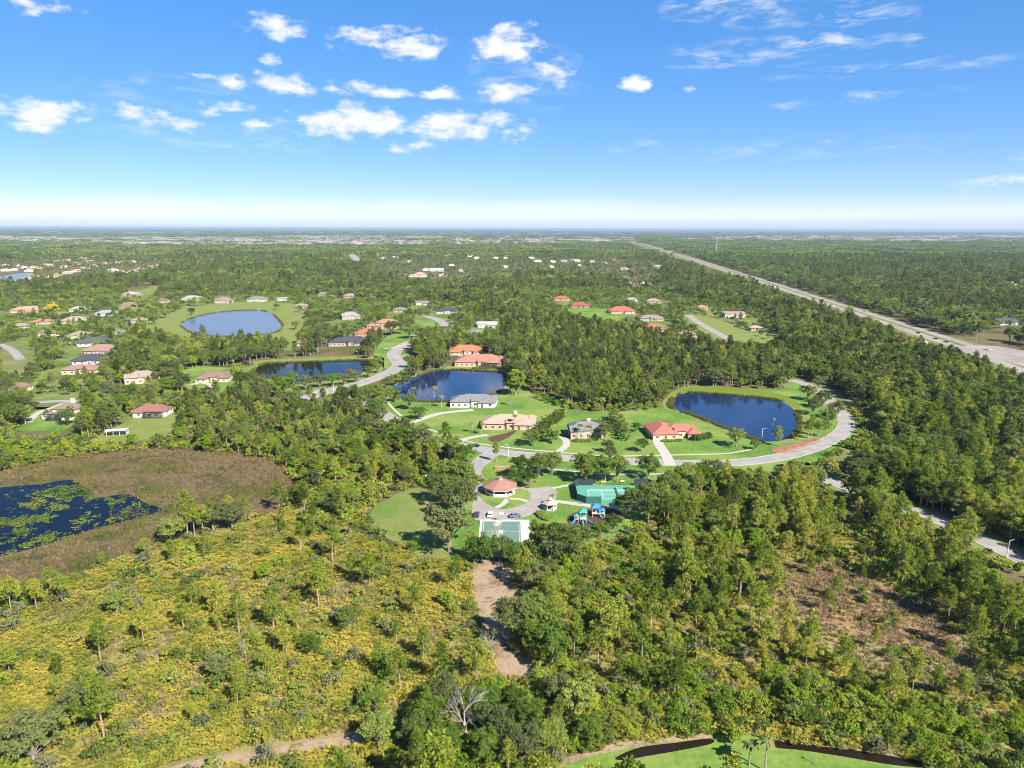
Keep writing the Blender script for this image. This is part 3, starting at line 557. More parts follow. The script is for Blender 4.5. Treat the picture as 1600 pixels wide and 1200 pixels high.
def pine_parts(seed, lod):
    r = np.random.default_rng(100 + seed); Hh = r.uniform(11.5, 14.5); low = r.uniform(.26, .56); rad = r.uniform(1.9, 2.8)
    t = MB(); lean = r.normal(0, .35, 2)
    pts = [(lean[0] * k * k, lean[1] * k * k, Hh * k * .98) for k in np.linspace(0, 1, 6)]
    t.tube(pts, [.23, .2, .17, .13, .08, .03], 5 if lod else 6)
    C, Rr = [], []; nl = int(r.integers(17, 24))
    for i in range(nl):
        k = low + (1 - low) * (i + .5) / nl; u = (k - low) / (1 - low)
        ln = rad * (0.45 + 1.0 * math.sin(math.pi * min(1, .22 + u * .78)) ** .8) * r.uniform(.55, 1.1) * (1 - .35 * u)
        a = i * 2.4 + r.uniform(-.5, .5); up = r.uniform(.1, .45)
        base = np.array([lean[0] * k * k, lean[1] * k * k, Hh * k * .97]); tip = base + np.array([math.cos(a) * ln, math.sin(a) * ln, ln * up])
        if lod < 2: t.tube([base, (base + tip) / 2 + np.array([0, 0, -.1]), tip], [.07, .05, .02], 3 if lod else 4)
        for f in ((.5, .8, 1.0) if ln > 1.8 else (.65, 1.0)):
            C.append(base + (tip - base) * f + r.normal(0, .22, 3)); Rr.append(r.uniform(.55, .92))
    C.append(np.array([lean[0], lean[1], Hh])); Rr.append(.8)
    if lod == 0: v, f = needle_tufts(C, Rr, 30, .62, .10, r)
    elif lod == 1: v, f = needle_tufts(C, np.array(Rr) * 1.05, 9, .95, .22, r)
    else: v, f = clump_leaves(C[::2], np.array(Rr[::2]) * 1.5, 3, .95, .7, r, up=-.1)
    return t, v, f
def oak_parts(seed, lod, h=9.5, rx=4.6, rz=3.6, lift=.5):
    r = np.random.default_rng(300 + seed); t = MB()
    th = h * r.uniform(.22, .3); t.tube([(0, 0, 0), (.1, 0, th * .6), (r.normal(0, .2), r.normal(0, .2), th)], [.38, .28, .24], 5)
    nc = 62 if lod < 2 else 26
    d = r.normal(size=(nc, 3)); d /= np.linalg.norm(d, axis=1, keepdims=True); d[:, 2] = np.where(d[:, 2] < -.35, -d[:, 2], d[:, 2])
    lob = 1 + .22 * np.sin(3 * np.arctan2(d[:, 1], d[:, 0]) + seed) + .12 * np.sin(5 * np.arctan2(d[:, 1], d[:, 0]) + 2 * seed)
    rr = r.uniform(.35, 1, nc) ** .45
    C = d * (rr * lob)[:, None] * np.array([rx, rx, rz]) + np.array([0, 0, h - rz * (1 + .05)])
    Rr = r.uniform(.85, 1.45, nc) * (rx / 4.6)
    if lod < 2:
        for c in C[::(4 if lod else 3)]:
            m = np.array([c[0] * .45, c[1] * .45, th + (c[2] - th) * .5]); t.tube([(0, 0, th * .85), m, c], [.16, .1, .03], 4 if lod == 0 else 3)
    if lod == 0: v, f = clump_leaves(C, Rr, 64, .26, .62, r)
    elif lod == 1: v, f = clump_leaves(C, Rr, 16, .48, .65, r)
    else: v, f = clump_leaves(C, Rr * 1.25, 5, 1.0, .75, r, up=-.1)
    return t, v, f
def shrub_parts(seed, lod, h=2.4, rx=1.6):
    r = np.random.default_rng(500 + seed); t = MB()
    nc = 15; d = r.normal(size=(nc, 3)); d /= np.linalg.norm(d, axis=1, keepdims=True); d[:, 2] = np.abs(d[:, 2])
    C = d * (r.uniform(.3, 1, nc) ** .5)[:, None] * np.array([rx, rx, h * .62]) + np.array([0, 0, h * .28])
    for c in C[::3]: t.tube([(0, 0, 0), c * np.array([.5, .5, .45]), c], [.06, .045, .02], 3)
    k = rx / 1.6
    v, f = clump_leaves(C, r.uniform(.42, .75, nc) * k, int((26 if lod == 0 else 8) * k), .2 if lod == 0 else .4, .65, r)
    return t, v, f
def bare_parts(seed):
    r = np.random.default_rng(700 + seed); t = MB()
    def grow(p, d, ln, rad, lv):
        q = p + d * ln; t.tube([p, (p + q) / 2 + r.normal(0, ln * .04, 3), q], [rad, rad * .82, rad * .62], 5 if lv < 2 else 3)
        if lv >= 5: return
        for k in range(3 if lv < 4 else 2):
            e = d + r.normal(0, .48, 3) + np.array([0, 0, .12]); e /= np.linalg.norm(e); grow(q, e, ln * r.uniform(.62, .85), rad * .6, lv + 1)
    grow(np.zeros(3), np.array([0, 0, 1.]), 3.0, .26, 0)
    return t
def palm_parts(seed):
    r = np.random.default_rng(800 + seed); t = MB(); h = r.uniform(6.5, 9)
    b = r.normal(0, .4, 2); t.tube([(0, 0, 0), (b[0] * .3, b[1] * .3, h * .5), (b[0], b[1], h)], [.24, .17, .16], 6)
    V, Fq = [], []
    for i in range(22):
        a = i * 2.4; el_ = r.uniform(-.5, 1.0); L_ = r.uniform(1.7, 2.3); pr = None
        for k in range(5):
            s = k / 4; dx = L_ * s * math.cos(el_ * .7); z = h + L_ * s * math.sin(el_) - 1.2 * s * s
            c = np.array([b[0] + math.cos(a) * dx, b[1] + math.sin(a) * dx, z]); w = .36 * math.sin(math.pi * (.12 + .86 * s)) + .03; sd_ = np.array([-math.sin(a), math.cos(a), 0]) * w
            cur = (len(V), len(V) + 1, len(V) + 2); V += [c - sd_ - np.array([0, 0, w * .4]), c, c + sd_ - np.array([0, 0, w * .4])]
            if pr: Fq += [(pr[0], pr[1], cur[1], cur[0]), (pr[1], pr[2], cur[2], cur[1])]
            pr = cur
    return t, np.array(V), np.array(Fq)
def palmetto_mesh(seed, mat):
    r = np.random.default_rng(900 + seed); V, Fq = [], []
    for i in range(15):
        a = r.uniform(0, 6.28); rad = r.uniform(.1, .75); z = r.uniform(.35, 1.05) * (1.15 - rad * .5); tilt = r.uniform(.1, 1.0)
        o = np.array([math.cos(a) * rad, math.sin(a) * rad, z]); f_ = np.array([math.cos(a) * math.cos(tilt), math.sin(a) * math.cos(tilt), math.sin(tilt) * .6 + .1]); s = np.array([-math.sin(a), math.cos(a), 0.])
        Rr = r.uniform(.34, .58)
        for k in range(5):
            p = (k - 2) * .55; d = f_ * math.cos(p) + s * math.sin(p); e = f_ * math.cos(p + .2) + s * math.sin(p + .2); g_ = f_ * math.cos(p - .2) + s * math.sin(p - .2)
            b = len(V); V += [o, o + g_ * Rr * .6, o + d * Rr * r.uniform(.9, 1.2) - np.array([0, 0, .07]), o + e * Rr * .6]; Fq.append((b, b + 1, b + 2, b + 3))
    return mesh('palmetto', V, Fq, mat)
def reed_mesh(seed, mat, n=16, h=1.1, sp=.55):
    r = np.random.default_rng(950 + seed); V, Fq = [], []
    for i in range(n):
        a = r.uniform(0, 6.28); rad = sp * math.sqrt(r.uniform(0, 1)); o = np.array([math.cos(a) * rad, math.sin(a) * rad, 0]); w = r.uniform(.05, .1); hh = h * r.uniform(.5, 1.15)
        t_ = r.normal(0, .28, 2); s = np.array([math.cos(a + 1.3), math.sin(a + 1.3), 0]) * w; b = len(V)
        V += [o - s, o + s, o + s * .7 + np.array([t_[0] * .5, t_[1] * .5, hh * .6]), o + np.array([t_[0], t_[1], hh])]; Fq.append((b, b + 1, b + 2, b + 3))
    return mesh('reeds', V, Fq, mat)
def pad_mesh(seed, mat):
    r = np.random.default_rng(970 + seed); V, Fq = [], []
    for i in range(12):
        c = r.uniform(-.8, .8, 2); R_ = r.uniform(.15, .35); b = len(V); t_ = r.uniform(-.12, .12, 2)
        for k in range(5): V.append((c[0] + R_ * math.cos(k * 1.257), c[1] + R_ * math.sin(k * 1.257), .06 + r.uniform(0, .14) + t_[0] * math.cos(k)))
        Fq.append(tuple(b + k for k in range(5)))
    return mesh('pads', V, Fq, mat)
PROTO = {}     # kind -> list of (trunk mesh, crown mesh)
JOINED = {}    # (kind, lod) -> collection of joined meshes, for masses
def proto(kind, lod, builder, n, bark, leaf):
    col = bpy.data.collections.new('%s_%d' % (kind, lod)); lst = []
    for s in range(n):
        t, v, f = builder(s, lod); lf = leaf[s % len(leaf)] if isinstance(leaf, list) else leaf
        if lod == 0: lst.append((t.mesh('trunk', bark), mesh('crown', v, f, lf)))
        b = len(t.v); V = [tuple(p) for p in t.v] + [tuple(p) for p in v]; Fc = list(t.f) + [tuple(int(i) + b for i in q) for q in f]
        o = bpy.data.objects.new('%s_%d_%02d' % (kind, lod, s), mesh(kind, V, Fc, [bark, lf], [0] * len(t.f) + [1] * len(f))); col.objects.link(o)
    if lod == 0: PROTO[kind] = lst
    JOINED[(kind, lod)] = (col, n)
for lod in (0, 1, 2):
    proto('pine', lod, pine_parts, 10, BARK_PINE, F_PINE if lod == 0 else ([F_PINE_DEEP, F_PINE_DEEP, F_PINE, F_PINE_DEEP, F_OAK] if lod == 1 else F_PINE_DEEP))
    proto('oak', lod, oak_parts, 8, BARK_OAK, [F_OAK, F_OAK3, F_OAK, F_OAK2])
    proto('broadleaf', lod, lambda s, l: oak_parts(s + 20, l, 7.0, 3.0, 2.9), 4, BARK_OAK, F_GREEN)
    if lod < 2: proto('bush', lod, lambda s, l: shrub_parts(s + 40, l, 3.6, 2.3), 5, BARK_OAK, F_GREEN)
    if lod < 2: proto('shrub', lod, shrub_parts, 6, BARK_OAK, [F_SHRUB, F_OAK, F_SHRUB, F_GREY])
PROTO['palm'] = [(t.mesh('trunk', BARK_GREY), mesh('crown', v, f, F_PALM)) for t, v, f in (palm_parts(s) for s in range(4))]
PROTO['bare'] = [(bare_parts(s).mesh('trunk', BARK_GREY), None) for s in range(3)]
def simple_col(name, ms):
    col = bpy.data.collections.new(name)
    for i, m in enumerate(ms): col.objects.link(bpy.data.objects.new('%s_%02d' % (name, i), m))
    return col, len(ms)
C_PALMETTO = simple_col('palmetto', [palmetto_mesh(s, F_PALMETTO) for s in range(5)])
C_REED = simple_col('reed', [reed_mesh(s, F_REED) for s in range(4)])
C_SEDGE = simple_col('sedge', [reed_mesh(s + 20, F_SEDGE) for s in range(3)])
C_PAD = simple_col('pad', [pad_mesh(s, F_PAD) for s in range(3)])
C_WEED = simple_col('weed', [reed_mesh(s + 9, F_SHRUB, 12, .7, .5) for s in range(3)])

def scatter(name, P, scl, colinfo, label, cat, zs=None, r=None):
    """ONE object: a mass of plants instanced on points"""
    r = r or np.random.default_rng(len(P)); n = len(P); col, nv = colinfo
    if n == 0: return None
    me = bpy.data.meshes.new(name); me.vertices.add(n)
    co = np.zeros((n, 3), np.float32); co[:, :2] = P; me.vertices.foreach_set('co', co.ravel())
    a = me.attributes.new('rot', 'FLOAT_VECTOR', 'POINT'); rv = np.zeros((n, 3), np.float32); rv[:, 2] = r.uniform(0, 6.28, n); rv[:, :2] = r.normal(0, .04, (n, 2)); a.data.foreach_set('vector', rv.ravel())
    a = me.attributes.new('scl', 'FLOAT_VECTOR', 'POINT'); sv = np.repeat(np.asarray(scl, np.float32)[:, None], 3, 1); sv[:, 2] *= (zs if zs is not None else r.uniform(.85, 1.2, n)); a.data.foreach_set('vector', sv.ravel().astype(np.float32))
    a = me.attributes.new('pick', 'INT', 'POINT'); a.data.foreach_set('value', r.integers(0, nv, n).astype(np.int32))
    o = obj(name, me)
    g = bpy.data.node_groups.new(name, 'GeometryNodeTree'); g.interface.new_socket('Geometry', in_out='INPUT', socket_type='NodeSocketGeometry'); g.interface.new_socket('Geometry', in_out='OUTPUT', socket_type='NodeSocketGeometry')
    gi = g.nodes.new('NodeGroupInput'); go = g.nodes.new('NodeGroupOutput'); ci = g.nodes.new('GeometryNodeCollectionInfo')
    ci.inputs['Collection'].default_value = col; ci.inputs['Separate Children'].default_value = True; ci.inputs['Reset Children'].default_value = True
    ip = g.nodes.new('GeometryNodeInstanceOnPoints'); ip.inputs['Pick Instance'].default_value = True
    def attr(nm, ty):
        x = g.nodes.new('GeometryNodeInputNamedAttribute'); x.data_type = ty; x.inputs['Name'].default_value = nm
        return x.outputs['Attribute']
    g.links.new(gi.outputs[0], ip.inputs['Points']); g.links.new(ci.outputs[0], ip.inputs['Instance'])
    g.links.new(attr('pick', 'INT'), ip.inputs['Instance Index']); g.links.new(attr('rot', 'FLOAT_VECTOR'), ip.inputs['Rotation']); g.links.new(attr('scl', 'FLOAT_VECTOR'), ip.inputs['Scale'])
    g.links.new(ip.outputs[0], go.inputs[0])
    md = o.modifiers.new('scatter', 'NODES'); md.node_group = g
    return tag(o, label, cat, kind='stuff')
def plant(kind, x, y, s, label, group=None, variant=None, sz=1.0, name=None, cat='tree', leaf=None):
    v = PROTO[kind]; k = random.randrange(len(v)) if variant is None else variant % len(v); t, c = v[k]
    o = empty(name or {'pine': 'pine_tree', 'oak': 'oak_tree', 'broadleaf': 'leafy_tree', 'shrub': 'shrub', 'bush': 'bush', 'palm': 'palm_tree', 'bare': 'bare_tree'}[kind], (x, y, 0), random.uniform(0, 6.28))
    o.scale = (s, s, s * sz); tag(o, label, cat, group)
    obj('trunk' if kind not in ('shrub', 'bush') else 'stem', t, o)
    if c is not None:
        cr = obj('crown' if kind not in ('shrub', 'bush') else 'foliage', c, o)
        if leaf is not None: cr.material_slots[0].link = 'OBJECT'; cr.material_slots[0].material = leaf
    return o

# ------------------------------------------------------------------ houses
GLASS = plain('window_glass', (.03, .04, .05), .12, .05, spec=.6)
SCREEN, _t = new_mat('insect_screen')
_o = _t.nodes.new('ShaderNodeOutputMaterial'); _a = _t.nodes.new('ShaderNodeBsdfDiffuse'); _a.inputs[0].default_value = (.02, .022, .025, 1); _b = _t.nodes.new('ShaderNodeBsdfTransparent'); _m = _t.nodes.new('ShaderNodeMixShader'); _m.inputs[0].default_value = .45
_t.links.new(_a.outputs[0], _m.inputs[1]); _t.links.new(_b.outputs[0], _m.inputs[2]); _t.links.new(_m.outputs[0], _o.inputs[0])
POOL = water('pool_water', (.05, .25, .32), .05, 1.0, .02)
_w = MB(); _w.box(0, -.05, 0, 1.6, .1, .1); _w.box(0, -.05, 1.3, 1.6, .1, .1); _w.box(-.75, -.05, .1, .1, .1, 1.2); _w.box(.75, -.05, .1, .1, .1, 1.2); _w.box(0, -.04, .1, .06, .06, 1.2)
WIN_FRAME = _w.mesh('window', WHITE); WIN_PANE = MB().box(0, -.02, .1, 1.4, .03, 1.2).mesh('pane', GLASS)
_w = MB(); _w.box(0, -.04, 0, 1.1, .08, 2.2); DOOR = _w.mesh('door', plain('door_paint', (.16, .07, .04), .5, .1)); HANDLE = MB().box(.4, -.11, 1.0, .06, .06, .14).mesh('handle', METAL)
_w = MB()
for k in range(4): _w.box(0, -.04, .02 + k * .56, 4.8, .07, .53)
GARAGE = _w.mesh('garage_door', WHITE)
HOUSE_CLEAR = []
STY = {
 'ranch': [(0, .34, .90, .54, 3.1, 'hip'), (-.31, .16, .30, .34, 2.8, 'hip'), (.34, .20, .26, .36, 2.85, 'hip'), (.04, .10, .17, .14, 3.6, 'gable'), (-.1, .36, .36, .40, 3.9, 'hip'), (.28, .62, .34, .26, 2.9, 'hip')],
 'wide': [(.04, .32, .90, .48, 3.0, 'hip'), (-.28, .22, .40, .46, 3.4, 'hip'), (.30, .18, .34, .34, 2.8, 'hip'), (.06, .12, .16, .16, 3.7, 'gable'), (.40, .36, .22, .52, 3.2, 'hip')],
 'ell': [(-.22, .36, .50, .74, 3.0, 'hip'), (.16, .34, .66, .42, 2.9, 'hip'), (.36, .18, .24, .34, 2.75, 'hip'), (.10, .16, .20, .16, 3.9, 'gable'), (-.10, .06, .20, .10, 3.2, 'gable')],
 'box': [(0, .34, .96, .58, 3.05, 'hip'), (-.24, .07, .34, .18, 2.8, 'gable'), (.26, .10, .30, .22, 2.9, 'hip'), (.05, .36, .40, .42, 3.9, 'hip')],
 'gable': [(0, .30, .94, .46, 3.1, 'gable'), (.24, .12, .34, .26, 2.9, 'gable'), (-.28, .14, .28, .26, 3.3, 'gable')],
 'two': [(.12, .32, .68, .46, 5.7, 'hip'), (-.34, .26, .34, .44, 2.9, 'hip'), (.20, .10, .26, .22, 3.0, 'gable'), (.40, .30, .22, .40, 3.2, 'hip'), (-.06, .10, .18, .18, 3.6, 'hip')],
 'tall': [(0, .36, .88, .56, 3.8, 'hip'), (-.26, .14, .36, .30, 4.2, 'gable'), (.27, .16, .34, .28, 3.4, 'hip'), (.02, .10, .2, .2, 4.6, 'hip'), (-.22, .40, .38, .50, 4.6, 'hip')],
}
def house(label, x, y, W, style, roof, wall, rz=0, cage=None, chimney=False, detail=True, name='house', group=None, pitch=.42, clear=1.0, door=True):
    pitch = .58 if style == 'tall' else .46; rz = R(rz); o = empty(name, (x, y, 0), rz); tag(o, label, 'house', group)
    wings = [(a * W, b * W, c * W, d * W, h, k) for a, b, c, d, h, k in STY[style]]
    wm, rm = MB(), MB()
    for i, (cx, cy, w, d, h, k) in enumerate(wings):
        wm.box(cx, cy, -.1, w, d, h + .1 + i * .003)
        if k == 'gable':      # gable triangles under the roof
            if w >= d: v = [(cx + s * w / 2, cy - d / 2, h) for s in (-1, 1)] + [(cx + s * w / 2, cy + d / 2, h) for s in (-1, 1)] + [(cx + s * w / 2, cy, h + d / 2 * pitch) for s in (-1, 1)]; f = [(0, 2, 4), (1, 5, 3)]
            else: v = [(cx - w / 2, cy + s * d / 2, h) for s in (-1, 1)] + [(cx + w / 2, cy + s * d / 2, h) for s in (-1, 1)] + [(cx, cy + s * d / 2, h + w / 2 * pitch) for s in (-1, 1)]; f = [(0, 4, 2), (1, 3, 5)]
            wm.add(v, f)
        rm.hip(cx, cy, w, d, h + i * .004, pitch, .55, k)
    wm.build('wall', plain('wall_%.2f_%.2f_%.2f' % wall, wall, .85, .05, .8), o)
    ro = rm.build('roof', tiled_roof(roof), o)
    if chimney:
        cx, cy, w, d, h, k = wings[0]; MB().box(cx + .1 * w, cy + .12 * d, h, 1.5, 1.1, 4.6).box(cx + .1 * w, cy + .12 * d, h + 4.6, 1.8, 1.4, .2).build('chimney', plain('chimney_stucco', (.6, .5, .42), .9, .05), ro)
    def hidden(px, py, me):
        return any(j != me and abs(px - c[0]) < c[2] / 2 + .6 and abs(py - c[1]) < c[3] / 2 + .3 for j, c in enumerate(wings))
    done_g = done_d = False
    sv = -1 if (x * math.cos(rz) + y * math.sin(rz)) > 0 else 1
    for i, (cx, cy, w, d, h, k) in enumerate(wings):
        yf = cy - d / 2
        n = max(1, int(w / 3.4))
        for q in range(n):
            px = cx + (q - (n - 1) / 2) * (w / n)
            if hidden(px, yf - .2, i): continue
            if door and not done_d and abs(px) < W * .3 and i != 1: obj_ = obj('door', DOOR, o, (px, yf, .1)); obj('handle', HANDLE, obj_); done_d = True; continue
            for zz in ((1.0,) if h < 5 else (1.0, 3.7)):
                wo = obj('window', WIN_FRAME, o, (px, yf - .02, zz), 0, (1, 1, 1 if h < 3.6 else 1.25))
                if detail: obj('pane', WIN_PANE, wo)
                else: obj('pane', WIN_PANE, wo)
        xs = cx + sv * w / 2
        for q in range(2 if detail else 1):
            py = cy + (q - .5) * d * .45
            if hidden(xs + sv * .3, py, i): continue
            if i == 1 and sv < 0 and not done_g and d > 6: obj('garage_door', GARAGE, o, (xs - .02, cy, .05), sv * R(90) if sv < 0 else R(90)); done_g = True; continue
            if done_g and i == 1: continue
            wo = obj('window', WIN_FRAME, o, (xs + sv * .02, py, 1.0), R(-90) if sv < 0 else R(90)); obj('pane', WIN_PANE, wo)
    if cage:      # screened pool enclosure: (centre x, centre y, width, depth, height) in house widths, front if y < 0
        cx, cy, w, d = (c * W for c in cage[:4]); h = cage[4]
        fr = MB(); nx = max(2, int(w / 2.6)); ny = max(2, int(d / 3))
        cm = plain('cage_frame', cage[5] if len(cage) > 5 else (.06, .055, .05), .5, .05)
        for a in range(nx + 1):
            X = cx - w / 2 + w * a / nx
            for Y in (cy - d / 2, cy + d / 2): fr.box(X, Y, 0, .12, .12, h)
            fr.tube([(X, cy - d / 2, h), (X, cy, h + .9), (X, cy + d / 2, h)], .07, 4)
        for Y in (cy - d / 2, cy, cy + d / 2):
            fr.tube([(cx - w / 2, Y, h + (.9 if Y == cy else 0)), (cx + w / 2, Y, h + (.9 if Y == cy else 0))], .07, 4)
        for Y in (cy - d / 2, cy + d / 2): fr.tube([(cx - w / 2, Y, 1.1), (cx + w / 2, Y, 1.1)], .05, 4)
        co = fr.build('pool_enclosure', cm, o)
        sc = MB(); x0, x1, y0, y1 = cx - w / 2, cx + w / 2, cy - d / 2, cy + d / 2
        sc.add([(x0, y0, .05), (x1, y0, .05), (x1, y1, .05), (x0, y1, .05), (x0, y0, h), (x1, y0, h), (x1, y1, h), (x0, y1, h), (x0, cy, h + .9), (x1, cy, h + .9)],
               [(0, 1, 5, 4), (1, 2, 6, 5), (3, 0, 4, 7), (4, 5, 9, 8), (8, 9, 6, 7)])
        sc.build('screen', SCREEN, co); MB().box(cx, cy, .05, w * .55, d * .5, .12).build('pool', POOL, co)
    dist = math.hypot(x, y); cl = clear * (.088 * y + 2)
    HOUSE_CLEAR.append(([(x - W * .5 - 3, y - cl * .35 - 1), (x - W * .33, y - cl), (x + W * .33, y - cl), (x + W * .5 + 3, y - cl * .35 - 1), (x + W * .5 + 3, y + W * .6), (x - W * .5 - 3, y + W * .6)]))
    return o
RED, CORAL, SALMON, TAN, BROWN, GREY, SLATE, DKBR, PINKBR, WHT = (.25, .09, .07), (.25, .122, .092), (.36, .205, .158), (.20, .155, .125), (.15, .10, .08), (.135, .135, .135), (.04, .044, .055), (.12, .07, .055), (.19, .115, .095), (.40, .39, .37)
CREAM, STUCCO, WALLW, PEACH, BEIGE = (.42, .34, .25), (.36, .29, .22), (.52, .50, .46), (.38, .275, .2), (.31, .26, .2)
